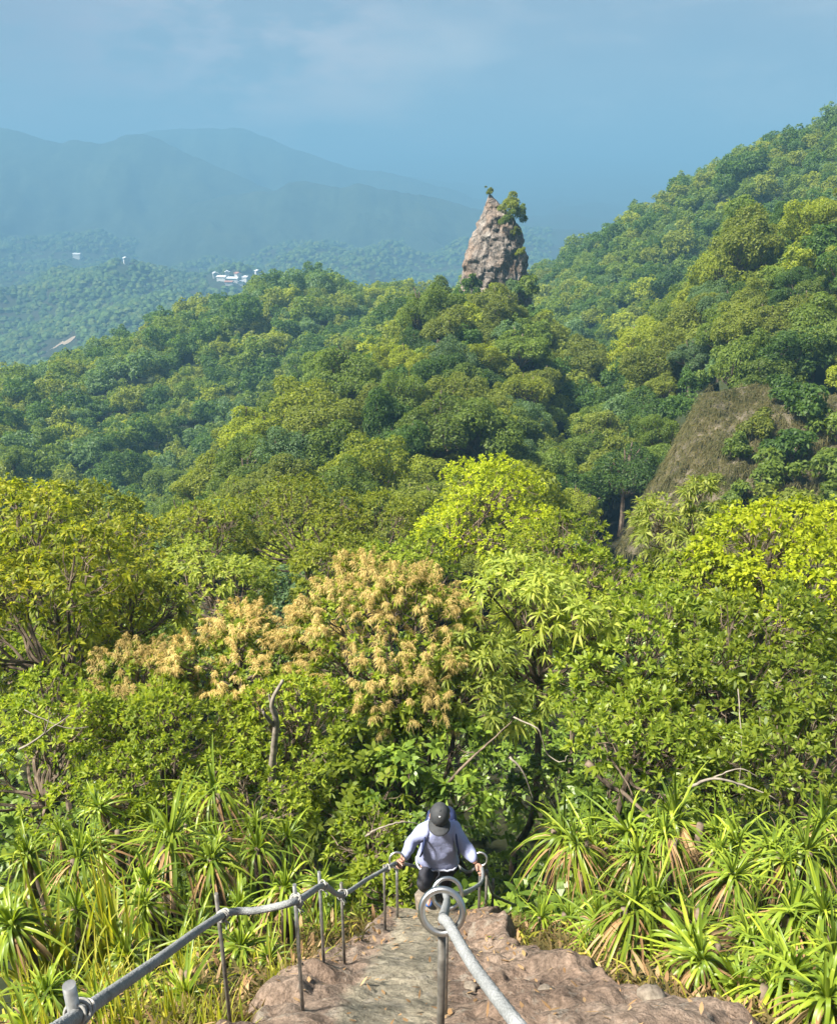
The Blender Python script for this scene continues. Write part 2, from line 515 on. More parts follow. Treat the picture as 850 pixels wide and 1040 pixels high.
# rocky path
def path_extra(nt, tc, c):
    sx = nd(nt, 'ShaderNodeSeparateXYZ'); nt.links.new(tc.outputs['Object'], sx.inputs[0])
    n = nd(nt, 'ShaderNodeTexNoise', Scale=3.0, Detail=5.0)
    nt.links.new(tc.outputs['Object'], n.inputs['Vector'])
    # worn grey strip: |x - (-.22 + .07 (y-3))| against its half width
    a = nd(nt, 'ShaderNodeMath', operation='MULTIPLY_ADD'); nt.links.new(sx.outputs[1], a.inputs[0]); a.inputs[1].default_value = -.085; a.inputs[2].default_value = .43
    b = nd(nt, 'ShaderNodeMath', operation='ADD'); nt.links.new(sx.outputs[0], b.inputs[0]); nt.links.new(a.outputs[0], b.inputs[1])
    e = nd(nt, 'ShaderNodeMath', operation='ABSOLUTE'); nt.links.new(b.outputs[0], e.inputs[0])
    h = nd(nt, 'ShaderNodeMath', operation='MULTIPLY_ADD'); nt.links.new(n.outputs['Fac'], h.inputs[0]); h.inputs[1].default_value = .32; nt.links.new(e.outputs[0], h.inputs[2])
    r = ramp(nt, [(.38, (1, 1, 1)), (.46, (0, 0, 0))], h.outputs[0])
    n2 = nd(nt, 'ShaderNodeTexNoise', Scale=14.0, Detail=6.0)
    nt.links.new(tc.outputs['Object'], n2.inputs['Vector'])
    gcol = ramp(nt, [(.3, (.155, .135, .1)), (.55, (.225, .2, .15)), (.75, (.275, .25, .195))], n2.outputs['Fac'])
    c = mixc(nt, r.outputs[0], c, gcol.outputs[0])
    n3 = nd(nt, 'ShaderNodeTexNoise', Scale=1.7, Detail=7.0, Roughness=.7)
    nt.links.new(tc.outputs['Object'], n3.inputs['Vector'])
    d = ramp(nt, [(.64, (0, 0, 0)), (.74, (.6, .6, .6))], n3.outputs['Fac'])
    c = mixc(nt, d.outputs[0], c, (.06, .045, .034))
    n4 = nd(nt, 'ShaderNodeTexNoise', Scale=38.0, Detail=6.0, Roughness=.75)
    nt.links.new(tc.outputs['Object'], n4.inputs['Vector'])
    s4 = ramp(nt, [(.32, (.42, .4, .38)), (.5, (1, 1, 1)), (.7, (1.5, 1.5, 1.5))], n4.outputs['Fac'])
    c = mixc(nt, .85, c, s4.outputs[0], 'MULTIPLY')
    n5 = nd(nt, 'ShaderNodeTexNoise', Scale=5.5, Detail=7.0, Roughness=.7)
    nt.links.new(tc.outputs['Object'], n5.inputs['Vector'])
    l5 = ramp(nt, [(.56, (0, 0, 0)), (.64, (.7, .7, .7))], n5.outputs['Fac'])
    return mixc(nt, l5.outputs[0], c, (.23, .205, .17))


M['path'] = rock_mat('sandstone_path', [(.28, (.115, .08, .062)), (.45, (.185, .132, .1)), (.6, (.245, .185, .144)), (.75, (.29, .245, .2))], 1.3, 24., bump=1.0, extra=path_extra, bump_dist=.03)
ys = np.arange(-.6, 7.6, .035); us = np.linspace(0, 1, 110)
V = []
for y in ys:
    l, r = path_edges(y)
    wob = .12 * mnoise.noise((0, y * 2.1, 3)), .14 * mnoise.noise((5, y * 2.3, 1))
    l, r = l - .2 + wob[0], r + .2 + wob[1]
    for u in us:
        x = l + (r - l) * u
        e = min(u, 1 - u)
        z = float(rock_z(0, y))
        fall = max(0, .09 - e) / .09
        strip = math.exp(-((x + .43 - .085 * y) / .3) ** 2)
        bump = .10 * fbm((x, y, 0), .9) + .05 * fbm((x + 7, y, 2), 2.6) + .05 * fbm((x, y, 5), 7, 5) - .05 * (1 - min(1, abs(mnoise.noise((x * 2.3 + .4 * y, y * 3.1, 4))) * 5))
        led = abs(mnoise.noise((x * 1.1, y * 1.6, 9)))
        bump += .09 * min(led * 3, 1) - .06
        if x > .5: bump += .10 * min(1, (x - .5) * 2) * (.6 + mnoise.noise((x * 2, y * 2, 1)))
        z += bump * (1 - .7 * strip) * (1 if y < 5.6 else .6) - .05 * strip - .34 * fall ** 1.6 + .05
        V.append((x, y, z))
nu = len(us)
i, j = np.meshgrid(np.arange(len(ys) - 1), np.arange(nu - 1), indexing='ij'); i, j = i.ravel(), j.ravel()
f = np.stack([i * nu + j, i * nu + j + 1, (i + 1) * nu + j + 1, (i + 1) * nu + j], 1)
pm = MB(); pm.add(V, [f])
PATHV = np.array(V)
tag(pm.build('path', M['path'], smooth=True), 'bare sandstone path dropping steeply, with a worn grey strip down its middle', 'path', kind='structure')


def path_top(x, y):
    k = np.argmin((PATHV[:, 0] - x) ** 2 + (PATHV[:, 1] - y) ** 2)
    return float(PATHV[k, 2])


# ------------------------------------------------------------------ crowns
def lobes(rng, n, size, flat=.72, low=-.25):
    d = rand_dir(rng, n * 3)
    d = d[d[:, 2] > low][:n]
    rad = rng.uniform(.18, .44, len(d))
    c = d * (1 - rad * .8)[:, None] * rng.uniform(.7, 1.16, (len(d), 1)) + rng.normal(0, .06, (len(d), 3))
    c[:, 2] *= flat
    c = np.concatenate([c, [[0, 0, .15]]]); rad = np.append(rad, .45); d = np.concatenate([d, [[0, 0, 1.]]])
    return c * size, rad * size, d


def crown_points(rng, c, rad, d, n, keep=.12, shell=(.8, 1.08)):
    """points on the outer skin of a bunch of lobes, with the way they face"""
    k = rng.choice(len(c), n * 3, p=(rad ** 2 / np.sum(rad ** 2)))
    o = nz(rng.normal(size=(n * 3, 3)) + .75 * d[k] + np.array([0, 0, .45]))
    p = c[k] + o * (rad[k] * rng.uniform(*shell, n * 3))[:, None] * np.array([1, 1, .85])
    dist = np.linalg.norm(p[:, None] - c[None], axis=-1) / rad[None]
    dist[np.arange(len(p)), k] = 9
    ok = (dist.min(1) > .82) | (rng.random(len(p)) < keep)
    p, o, k = p[ok][:n], o[ok][:n], k[ok][:n]
    return p, o, k


SPEC = {  # leaves per rosette, length, width, spread, droop, rosettes per square metre of crown
    'gold': dict(K=9, L=.15, W=.04, spread=(.3, 1.45), droop=.4, n=60, ts=(0, .35, .7, 1)),
    'green': dict(K=8, L=.115, W=.042, spread=(.3, 1.4), droop=.25, n=78),
    'pale': dict(K=12, L=.22, W=.036, spread=(.4, 1.6), droop=.45, n=38),
    'lime': dict(K=8, L=.12, W=.045, spread=(.3, 1.5), droop=.25, n=72),
    'glossy': dict(K=10, L=.13, W=.038, spread=(.25, 1.35), droop=.15, n=66),
    'dark': dict(K=8, L=.18, W=.06, spread=(.5, 1.6), droop=.3, n=38),
    'fine': dict(K=8, L=.085, W=.028, spread=(.3, 1.5), droop=.15, n=125),
    'olive': dict(K=7, L=.13, W=.05, spread=(.3, 1.5), droop=.2, n=64),
}


def limb(mb, rng, a, b, r0, r1, wob=.12, k=5, n=6, mat=0):
    a, b = np.asarray(a, float), np.asarray(b, float)
    L = np.linalg.norm(b - a)
    mid = [(a + (b - a) * t + rng.normal(0, wob * L * .5, 3) + np.array([0, 0, -.06 * L * math.sin(t * 3.14)])) for t in (.33, .66)]
    pts = spline([a, *mid, b], k)
    tube(mb, pts, np.linspace(r0, r1, len(pts)), n, mat, cap=False)
    return pts


def near_tree(name, cat, label, px, py, d, rx, ry, sp, seed, flat=None, group=None, blossom=0.0, trunk=True, dens=1.0, matkey=None, nl=None, low=-.7, shell=(.66, 1.12)):
    rng = np.random.default_rng(seed)
    c0 = P(px, py, d)
    slant = np.linalg.norm(c0)
    size = rx * slant / F
    fl = flat or min(1.1, max(.5, ry / rx))
    gz = H1(c0[0], c0[1])
    root = empty(name, (c0[0], c0[1], gz))
    cen = np.array([0, 0, c0[2] - gz])
    tag(root, label, cat, group)
    s = SPEC[sp]
    c, rad, dr = lobes(rng, nl or 20, size, fl, low=low)
    n = int(s['n'] * dens * size * size * 5.0)
    n = max(160, min(n, 8500))
    p, o, k = crown_points(rng, c, rad, dr, n, shell=shell)
    ax = nz(o * .8 + np.array([0, 0, .55]) + rng.normal(0, .28, o.shape))
    mb = MB()
    kw = dict(ts=(0, .3, .68, 1), ws=(0, 1, .8, 0))
    if sp == 'pale': kw = dict(ts=(0, .25, .6, 1), ws=(.2, 1, .85, 0))
    rosettes(mb, rng, p + cen, ax, s['K'], s['L'], s['W'], s['spread'], s['droop'], **kw)
    mb.build('crown', M[matkey or sp], root)
    tb = MB()
    base = np.array([rng.normal(0, .12), rng.normal(0, .12), -.35])
    fork = cen * np.array([1, 1, .0]) + np.array([rng.normal(0, .15) * size, rng.normal(0, .1) * size, max(.25, cen[2] - .75 * size * fl)])
    tr = max(.025, .028 * size + .015)
    limb(tb, rng, base, fork, tr * 1.35, tr, .08, 6, 8)
    for q in range(len(c)):
        e = c[q] + cen
        pts = limb(tb, rng, fork, e, tr * .6, tr * .2, .14, 5, 6)
        idx = np.nonzero(k == q)[0][:9]
        for m_ in idx:
            limb(tb, rng, pts[-1 - int(rng.integers(0, 6))], p[m_] + cen, tr * .2, .005, .12, 3, 4)
    tb.build('trunk', M['bark'], root)
    if blossom:
        top = (o[:, 2] > .05) & (rng.random(len(o)) < blossom)
        pp, oo = p[top], o[top]
        bm = MB()
        N = len(pp)
        ax = nz(oo + np.array([0, 0, .5]) + rng.normal(0, .25, oo.shape))
        for q in range(7):     # each panicle: a stalk of small sprays that hangs over
            t = q / 6
            pos = pp + cen + ax * .36 * t * (1 - .2 * t) + np.array([0, 0, -.1]) * t * t + ax * .05
            rosettes(bm, rng, pos, nz(ax + np.array([0, 0, -.4 * t])), 9, .1 * (1.2 - .6 * t), .009, (.35, 1.35), .6, ts=(0, .5, 1), ws=(.3, 1, .15))
        bm.build('blossom', M['tan'], root)
    return root


# ------------------------------------------------------------------ hillside trees
def hill_crown(seed, nl, n, leaf, size=1.0, flat=.8, low=-.3):
    rng = np.random.default_rng(seed)
    dr = rand_dir(rng, nl * 4); dr = dr[dr[:, 2] > low - .1][:nl]
    rad = rng.uniform(.13, .33, len(dr))
    lean = rng.normal(0, .22, 2)
    c = dr * (1 - rad * .7)[:, None] * (.88 + .3 * np.sin(dr[:, :1] * 3.1 + seed) * np.cos(dr[:, 1:2] * 2.7 + seed * 1.7)) * rng.uniform(.62, 1.12, (len(dr), 1))
    c[:, 2] *= flat * 1.12; c[:, :2] += lean * c[:, 2:3]
    c = np.concatenate([c, [[0, 0, .1], [.1, .1, .3]]]); rad = np.append(rad, [.42, .35]); dr = np.concatenate([dr, [[0, 0, 1.], [0, 0, 1.]]])
    c, rad = c * size, rad * size
    p, o, k = crown_points(rng, c, rad, dr * .6, n, keep=.1, shell=(.55, 1.15))
    d = nz(np.cross(o, rand_dir(rng, len(o))) + .25 * o)
    up = nz(o + .7 * rng.normal(size=o.shape) + np.array([0, 0, .3]))
    return c, rad, p, d, up, rng, leaf


def crown_mesh(name, seed, nl, n, leaf, flat, mats, with_trunk=True, low=-.3):
    c, rad, p, d, up, rng, leaf = hill_crown(seed, nl, n, leaf, 1.0, flat, low)
    mb = MB()
    leaves(mb, p, d, up, leaf * rng.uniform(.7, 1.3, len(p)), leaf * .5 * rng.uniform(.8, 1.2, len(p)), .1 + rng.uniform(0, .25, len(p)), ts=(0, .45, 1), ws=(0, 1, 0))
    tb = MB()
    tube(tb, spline([(0, 0, -1.9), (.04, .02, -1.2), (0, 0, -.5)], 4), np.linspace(.1, .065, 9), 6)
    for q in range(0, len(c), 2):
        limb(tb, rng, (0, 0, -.55), c[q], .05, .02, .1, 3, 5)
    return mb.mesh(name, mats), tb.mesh('trunk', M['bark'])


mid_protos = [crown_mesh('crown', 100 + q, 52 + 9 * (q % 3), 8500, .085, (.85, .7, 1.0, .75, .95, .8)[q], None and 0 or M['t_green']) for q in range(6)]
far_protos = [crown_mesh('crown', 200 + q, 40 + 7 * (q % 3), 3600, .12, (.85, .7, 1.0, .75, .95)[q], M['t_green']) for q in range(5)]
TCOL = ['t_dark', 't_green', 't_olive', 't_yellow', 't_grey', 't_rust']
TNAME = {'t_dark': 'dark green', 't_green': 'mid green', 't_olive': 'olive green', 't_yellow': 'yellow-green', 't_grey': 'grey-green', 't_rust': 'rusty brown'}

# candidates by dart throwing over the hills
cand = []
cell = {}
rngc = np.random.default_rng(5)
ang = rngc.uniform(-.62, .62, 40000)
dist = np.sqrt(rngc.uniform(29 ** 2, 285 ** 2, 40000))
order = np.argsort(dist)
cx, cy = dist * np.sin(ang), dist * np.cos(ang)
SPX = P(503, 290, 112)


def near_side(x, y):
    return y < 118


for q in order:
    x, y = cx[q], cy[q]
    r = min(4.6, (2.0 if y < 60 else 2.4 if y < 118 else 2.9) * math.exp(rngc.normal(0, .3)))
    gx, gy = int(x // 5), int(y // 5)
    ok = True
    for a in range(gx - 1, gx + 2):
        for b in range(gy - 1, gy + 2):
            for (x2, y2, r2) in cell.get((a, b), ()):
                if (x - x2) ** 2 + (y - y2) ** 2 < (.54 * (r + r2)) ** 2: ok = False; break
            if not ok: break
        if not ok: break
    if not ok or math.hypot(x - SPX[0], y - SPX[1]) < 5.2: continue
    cell.setdefault((gx, gy), []).append((x, y, r)); cand.append((x, y, r))
cand = np.array(cand)
gz = H(cand[:, 0], cand[:, 1])
ht = np.maximum(2.0, cand[:, 2]) * rngc.uniform(1.15, 2.15, len(cand))          # height of the crown's middle
top = gz + ht + cand[:, 2] * .8
# keep the bare face on the right free of trees
cpx, cpy = pix(np.stack([cand[:, 0], cand[:, 1], gz + ht], -1))
gpx, gpy = pix(np.stack([cand[:, 0], cand[:, 1], gz], -1))
bare = (cand[:, 1] < 76) & (cpx > 714 - (cpy - 400) * .54 - 14) & (cpy > 392) & (cand[:, 1] > 30)
keepm = ~bare & ~((cand[:, 1] < 60) & (cpx > 592) & (cpy > 440)) & ~((cand[:, 1] < 44) & (cpx < 270)) & (cand[:, 1] > 34)
# what the camera can see, by walking each sight line over the canopy
vis = np.zeros(len(cand), bool)
slack = np.zeros(len(cand))
tt = np.linspace(.12, .97, 70)
lx = cand[:, 0][:, None] * tt; ly = cand[:, 1][:, None] * tt; lz = top[:, None] * tt
hz = H(lx, ly)
canopy = hz + np.where(ly < 9, .3, np.where(ly < 28, 4.2, 5.0))
margin = (lz - canopy)
margin[:, :] = np.where(np.abs(ly - cand[:, 1][:, None]) < 4, 9, margin)
slack = margin.min(1)
inframe = (cpx > -40) & (cpx < 890)
vis = (slack > -1.2) & inframe & keepm
spare = (slack > -7) & ~vis & keepm & (cpx > -160) & (cpx < 1010)
app = cand[:, 2] / np.linalg.norm(np.stack([cand[:, 0], cand[:, 1], top], -1), axis=-1)
vi = np.nonzero(vis)[0]
vi = vi[np.argsort(-app[vi])]
thing_i = vi[:285]
rest_i = np.concatenate([vi[285:], np.nonzero(spare)[0]])
print('TREES cand', len(cand), 'visible', len(vi), 'things', len(thing_i), 'rest', len(rest_i))


def zone(q):
    x, y = cand[q, 0], cand[q, 1]
    if cpx[q] > 545 and y >= 105: return 'mountainside'
    if cpx[q] > 575 and y < 105 and x > 13: return 'spur'
    if y < 122 and not (cpx[q] < 300 and y > 88): return 'ridge'
    return 'hill'


def zone_col(z, x, y, rng):
    n = mnoise.noise((x * .05, y * .05, 3)) * .9
    if z == 'ridge': w = [.07, .30, .28, .27, .08, .0]
    elif z == 'spur': w = [.12, .33, .31, .14, .10, .0]
    elif z == 'hill': w = [.46, .30, .06, .0, .16, .02]
    else: w = [.38, .32, .18, .03, .08, .01]
    w = np.array(w); w = w * np.exp(n * np.array([-1.2, 0, .6, 1.3, .2, 0])); w /= w.sum()
    return TCOL[rng.choice(6, p=w)]


ORD = ('first second third fourth fifth sixth seventh eighth ninth tenth eleventh twelfth thirteenth fourteenth fifteenth sixteenth seventeenth eighteenth nineteenth twentieth').split()
ORD += ['twenty-' + o for o in ORD[:9]] + ['thirtieth'] + ['thirty-' + o for o in ORD[:9]]
ZTXT = {'ridge': 'the ridge under the rock spire', 'spur': 'the spur above the bare slope', 'hill': 'the rounded left hill',
        'mountainside': 'the right mountainside'}
zones = {}
for q in thing_i: zones.setdefault(zone(q), []).append(q)
tcol = {}
for z, qs in zones.items():
    qs = sorted(qs, key=lambda q: cpy[q])
    per = 13
    nrow = max(1, round(len(qs) / per))
    for rrow, row in enumerate(np.array_split(np.array(qs), nrow)):
        row = sorted(row, key=lambda q: cpx[q])
        for n_, q in enumerate(row):
            ck = zone_col(z, cand[q, 0], cand[q, 1], rngc)
            rown = 'top row' if rrow == 0 else ('lowest row' if rrow == nrow - 1 else ORD[rrow] + ' row')
            lab = f'{TNAME[ck]} tree, {ORD[n_]} from left, {rown} of {ZTXT[z]}'
            x, y, r = cand[q]
            nearby = y < 118
            proto = mid_protos[int(rngc.integers(0, 6))] if nearby else far_protos[int(rngc.integers(0, 5))]
            root = empty('broadleaf_tree', (x, y, gz[q]))
            tag(root, lab, 'tree', 'trees on ' + ZTXT[z])
            root.rotation_euler = (0, 0, rngc.uniform(0, 6.28))
            cr = bpy.data.objects.new('crown', proto[0]); COL.objects.link(cr); cr.parent = root
            cr.location = (0, 0, ht[q]); cr.scale = (r * rngc.uniform(.85, 1.3), r * rngc.uniform(.85, 1.3), r * rngc.uniform(.8, 1.25))
            cr.rotation_euler = (rngc.uniform(-.25, .25), rngc.uniform(-.25, .25), 0)
            cr.material_slots[0].link = 'OBJECT'; cr.material_slots[0].material = M[ck]
            if nearby:
                tk = bpy.data.objects.new('trunk', proto[1]); COL.objects.link(tk); tk.parent = root
                tk.location = (0, 0, ht[q]); tk.scale = (r, r, max(r, (ht[q] + .5) / 1.9))

# the rest of the wood as one mass
fm = MB()
stuffc = [hill_crown(300 + q, 30, 1300, .17, 1.0, .85) for q in range(4)]
FC = ['t_dark', 't_green', 't_olive', 't_grey', 't_yellow']
for q in rest_i:
    c, rad, p, d, up, rng, leaf = stuffc[int(rngc.integers(0, 4))]
    x, y, r = cand[q]; a = rngc.uniform(0, 6.28)
    Rm = np.array([[math.cos(a), -math.sin(a), 0], [math.sin(a), math.cos(a), 0], [0, 0, 1]])
    leaves(fm, (p @ Rm.T) * r + np.array([x, y, gz[q] + ht[q]]), d @ Rm.T, up @ Rm.T, leaf * r * rng.uniform(.7, 1.3, len(p)), leaf * .5 * r, .2, ts=(0, .45, 1), ws=(0, 1, 0), mat=int(rngc.choice(5, p=[.35, .3, .2, .1, .05])))
tag(fm.build('forest', [M[k] for k in FC]), 'far trees closing ranks behind the nearer crowns on the hills', 'forest', kind='stuff')

def ground_hit(px, py, d0=330, d1=1900):
    dd = np.linspace(d0, d1, 800)
    pts = np.array([P(px, py, d) for d in dd])
    below = pts[:, 2] < H(pts[:, 0], pts[:, 1])
    k = int(np.argmax(below)) if below.any() else len(dd) // 2
    return pts[k]


# woods of the valley far below: low clumpy crowns
vm = MB()
rngv = np.random.default_rng(21)
nv = 42000
va = rngv.uniform(-.6, .35, nv); vd = 330 * np.exp(rngv.uniform(0, 1.62, nv))
vx, vy = vd * np.sin(va), vd * np.cos(va)
vz = H(vx, vy)
ppx, ppy = pix(np.stack([vx, vy, vz], -1))
okv = (ppx > -60) & (ppx < 560) & (mnoise and True)
clear = np.hypot(vx - P(60, 352, 620)[0], vy - 620) < 16
clear |= (ppx > 210) & (ppx < 270) & (ppy > 277) & (ppy < 293)
clear |= (np.hypot(ppx - 79, ppy - 264) < 7) | (np.hypot(ppx - 128, ppy - 268) < 7) | (np.hypot(ppx - 31, ppy - 388) < 9) | ((np.abs(ppx - 61) < 15) & (np.abs(ppy - 353) < 9))
okv &= ~clear
th6 = np.linspace(0, 2 * np.pi, 7, endpoint=False)
for q in np.nonzero(okv)[0]:
    r = rngv.uniform(1.5, 2.9) * (1 + vd[q] / 1800)
    o = np.array([vx[q], vy[q], vz[q] - .6])
    V = [o + np.array([0, 0, r * 1.15])]
    for zz, rr_ in ((.95, .5), (.6, .92), (0, 1.0)):
        ph = th6 + rngv.uniform(0, .9)
        V += [o + np.array([math.cos(t) * rr_ * r * rngv.uniform(.75, 1.2), math.sin(t) * rr_ * r * rngv.uniform(.75, 1.2), zz * r * rngv.uniform(.85, 1.15)]) for t in ph]
    tri = [(0, 1 + a, 1 + (a + 1) % 7) for a in range(7)]
    quad = [(1 + l * 7 + a, 1 + (l + 1) * 7 + a, 1 + (l + 1) * 7 + (a + 1) % 7, 1 + l * 7 + (a + 1) % 7) for l in range(2) for a in range(7)]
    vm.add(np.array(V), [np.array(tri), np.array(quad)], int(rngv.choice(3, p=[.45, .35, .2])))
M['v1'] = plain('valley_wood_dark', (.035, .065, .02), .9, vary=.4, scale=.3, spec=.1)
M['v2'] = plain('valley_wood_green', (.06, .1, .025), .9, vary=.4, scale=.3, spec=.1)
M['v3'] = plain('valley_wood_olive', (.075, .105, .03), .9, vary=.4, scale=.3, spec=.1)
tag(vm.build('woods', [M['v1'], M['v2'], M['v3']]), 'hazy blue-green woods covering the valley floor beyond the hill', 'woods', kind='stuff')

# ------------------------------------------------------------------ mountains
M['mountain'] = rock_mat('wooded_mountain', [(.3, (.018, .03, .014)), (.55, (.03, .047, .02)), (.75, (.05, .065, .03))], .012, .08, bump=.5, bump_dist=6.)


def mountain(label, crest, d, depth, base=-120, seed=0, rough=.05):
    cp = np.array([P(a, b, d) for a, b in crest])
    xs = np.linspace(cp[0, 0], cp[-1, 0], 260)
    zc = np.interp(xs, cp[:, 0], cp[:, 2])
    ker = np.exp(-np.linspace(-3.2, 3.2, 9) ** 2); ker /= ker.sum()
    zc = np.convolve(np.pad(zc, 4, mode='edge'), ker, 'valid')
    ss = np.linspace(-1, 1, 81)
    V = []
    for x, z0 in zip(xs, zc):
        z0 += 7 * mnoise.fractal(Vector((x * .016, seed, 0)), 1., 2., 5)
        for s in ss:
            y = d + s * depth + 30 * mnoise.noise((x * .004, seed, 4)) * (1 - abs(s))
            a = 1 - abs(s)
            hh = base + (z0 - base) * a ** 1.15
            hh += (z0 - base) * .42 * a * abs(s) * 2.2 * mnoise.fractal(Vector((x * .0065 + s * .9, s * 1.6, seed * 3.3)), 1., 2., 5)
            V.append((x, y, hh))
    n = len(ss)
    i, j = np.meshgrid(np.arange(len(xs) - 1), np.arange(n - 1), indexing='ij'); i, j = i.ravel(), j.ravel()
    f = np.stack([i * n + j, (i + 1) * n + j, (i + 1) * n + j + 1, i * n + j + 1], 1)
    mb = MB(); mb.add(V, [f])
    tag(mb.build('mountain', M['mountain'], smooth=True), label, 'mountain', kind='structure')


mountain('blue mountain with a saw-toothed crest at the left edge', [(-420, 150), (-300, 120), (-150, 140), (-60, 128), (0, 129), (20, 133), (40, 140), (65, 146), (78, 141), (100, 146), (130, 137), (150, 136), (175, 148),
                                                      (215, 166), (270, 190), (340, 215), (420, 238), (480, 250)], 1900, 520, seed=1)
mountain('broad pale blue mountain with a rounded summit behind the toothed one', [(20, 200), (80, 165), (140, 137), (165, 131), (190, 130), (232, 129), (250, 131), (280, 143), (320, 158), (355, 170), (400, 176), (440, 187), (500, 205), (560, 225)], 2450, 600, seed=2)
mountain('low blue foothill in front of the rounded mountain', [(120, 250), (200, 205), (270, 192), (310, 185), (370, 189), (430, 198), (490, 212), (540, 232), (600, 255)], 1650, 300, seed=3)
mountain('faintest far ridge fading out behind the rock spire', [(250, 215), (330, 185), (400, 178), (440, 182), (500, 190), (540, 203), (570, 213), (610, 230), (700, 240), (900, 235), (1200, 230)], 3100, 600, seed=4)

# ------------------------------------------------------------------ rock spire
def spire_extra(nt, tc, c):
    n = nd(nt, 'ShaderNodeTexNoise', Scale=.9, Detail=8.0, Roughness=.75)
    mp = nd(nt, 'ShaderNodeMapping'); mp.inputs['Scale'].default_value = (1, 1, .45)
    nt.links.new(tc.outputs['Object'], mp.inputs[0]); nt.links.new(mp.outputs[0], n.inputs['Vector'])
    r = ramp(nt, [(.52, (0, 0, 0)), (.62, (.85, .85, .85))], n.outputs['Fac'])
    c = mixc(nt, r.outputs[0], c, (.085, .08, .07))
    n2 = nd(nt, 'ShaderNodeTexNoise', Scale=.35, Detail=3.0)
    nt.links.new(tc.outputs['Object'], n2.inputs['Vector'])
    r2 = ramp(nt, [(.52, (0, 0, 0)), (.66, (.6, .6, .6))], n2.outputs['Fac'])
    c = mixc(nt, r2.outputs[0], c, (.22, .15, .105))
    vo = nd(nt, 'ShaderNodeTexVoronoi', Scale=1.5); vo.feature = 'DISTANCE_TO_EDGE'
    wn = nd(nt, 'ShaderNodeTexNoise', Scale=1.2, Detail=5.0)
    nt.links.new(mp.outputs[0], wn.inputs['Vector'])
    vm_ = nd(nt, 'ShaderNodeVectorMath', operation='MULTIPLY_ADD'); nt.links.new(wn.outputs['Color'], vm_.inputs[0]); vm_.inputs[1].default_value = (1.6, 1.6, 1.6); nt.links.new(mp.outputs[0], vm_.inputs[2])
    nt.links.new(vm_.outputs[0], vo.inputs['Vector'])
    r3 = ramp(nt, [(.0, (.35, .33, .32)), (.09, (1, 1, 1))], vo.outputs['Distance'])
    return mixc(nt, .9, c, r3.outputs[0], 'MULTIPLY')


M['spire'] = rock_mat('spire_rock', [(.3, (.15, .125, .105)), (.5, (.235, .2, .175)), (.7, (.33, .3, .27))], .8, 2.6, bump=.9, extra=spire_extra, bump_dist=.35)
prof = [(197, 496.5, 499), (202, 494.5, 503), (208, 492.5, 510), (219, 489, 520.5), (232, 483.5, 528), (245, 477.5, 531.5), (258, 473, 533.5), (271, 470.5, 535), (283, 469, 536), (300, 467, 538), (325, 464, 542), (345, 462, 545)]
DSP = 112.0
mb = MB(); V = []
nring, nseg = 110, 110
pz = [P(500, a, DSP)[2] for a, b, c in prof]
pl = [P(b, a, DSP)[0] for a, b, c in prof]; pr = [P(c, a, DSP)[0] for a, b, c in prof]
zs = np.linspace(pz[0], pz[-1], nring)
for z in zs:
    l = np.interp(-z, [-a for a in pz], pl); r = np.interp(-z, [-a for a in pz], pr)
    c, w = (l + r) / 2, (r - l) / 2
    for t in np.linspace(0, 2 * np.pi, nseg, endpoint=False):
        q = (math.cos(t), math.sin(t))
        pos = Vector((c + w * q[0], DSP + w * .85 * q[1], z))
        nf = .45 * mnoise.fractal(pos * .45, 1., 2., 5) + .22 * mnoise.fractal(Vector((pos.x * 1.6, pos.y * 1.6, pos.z * .8)), 1., 2., 4) + .32 * (abs(mnoise.noise(Vector((pos.x * .9, pos.y * .9, pos.z * .35)))) - .25) - .35 * max(0, mnoise.noise(pos * .7) - .25)
        k = min(1, w / 1.6)
        V.append((pos.x + q[0] * nf * k, pos.y + q[1] * nf * 1.3 * k, z + .12 * mnoise.noise(pos * 1.3)))
i, j = np.meshgrid(np.arange(nring - 1), np.arange(nseg), indexing='ij'); i, j = i.ravel(), j.ravel()
f = np.stack([i * nseg + j, (i + 1) * nseg + j, (i + 1) * nseg + (j + 1) % nseg, i * nseg + (j + 1) % nseg], 1)
sc_ = np.array([0, DSP, zs[-1]])
mb.add(np.array(V) - np.array([P(503, 330, DSP)[0], DSP, zs[-1]]), [f[:, ::1], np.array([np.arange(nseg)])])
sp = mb.build('rock_spire', M['spire'], loc=(P(503, 330, DSP)[0], DSP, zs[-1]), smooth=False)
tag(sp, 'tall pinkish grey pinnacle of craggy rock standing up from the ridge', 'rock')


def small_shrub(name, label, pos, size, ck, seed, flat=.9, n=1500, leaf=.2, group=None):
    c, rad, p, d, up, rng, leaf = hill_crown(seed, 9, n, leaf, 1.0, flat)
    mb = MB()
    leaves(mb, p * size, d, up, leaf * size * rng.uniform(.7, 1.3, len(p)), leaf * .5 * size, .2, ts=(0, .45, 1), ws=(0, 1, 0))
    root = empty(name, pos); tag(root, label, 'shrub', group)
    o = mb.build('foliage', M[ck], root, loc=(0, 0, size * flat * .8))
    tb = MB(); tube(tb, [(0, 0, -.3 * size), (.03, 0, size * .4), (0, 0, size * .8)], [.07 * size, .05 * size, .02 * size], 6)
    tb.build('stem', M['bark'], root)


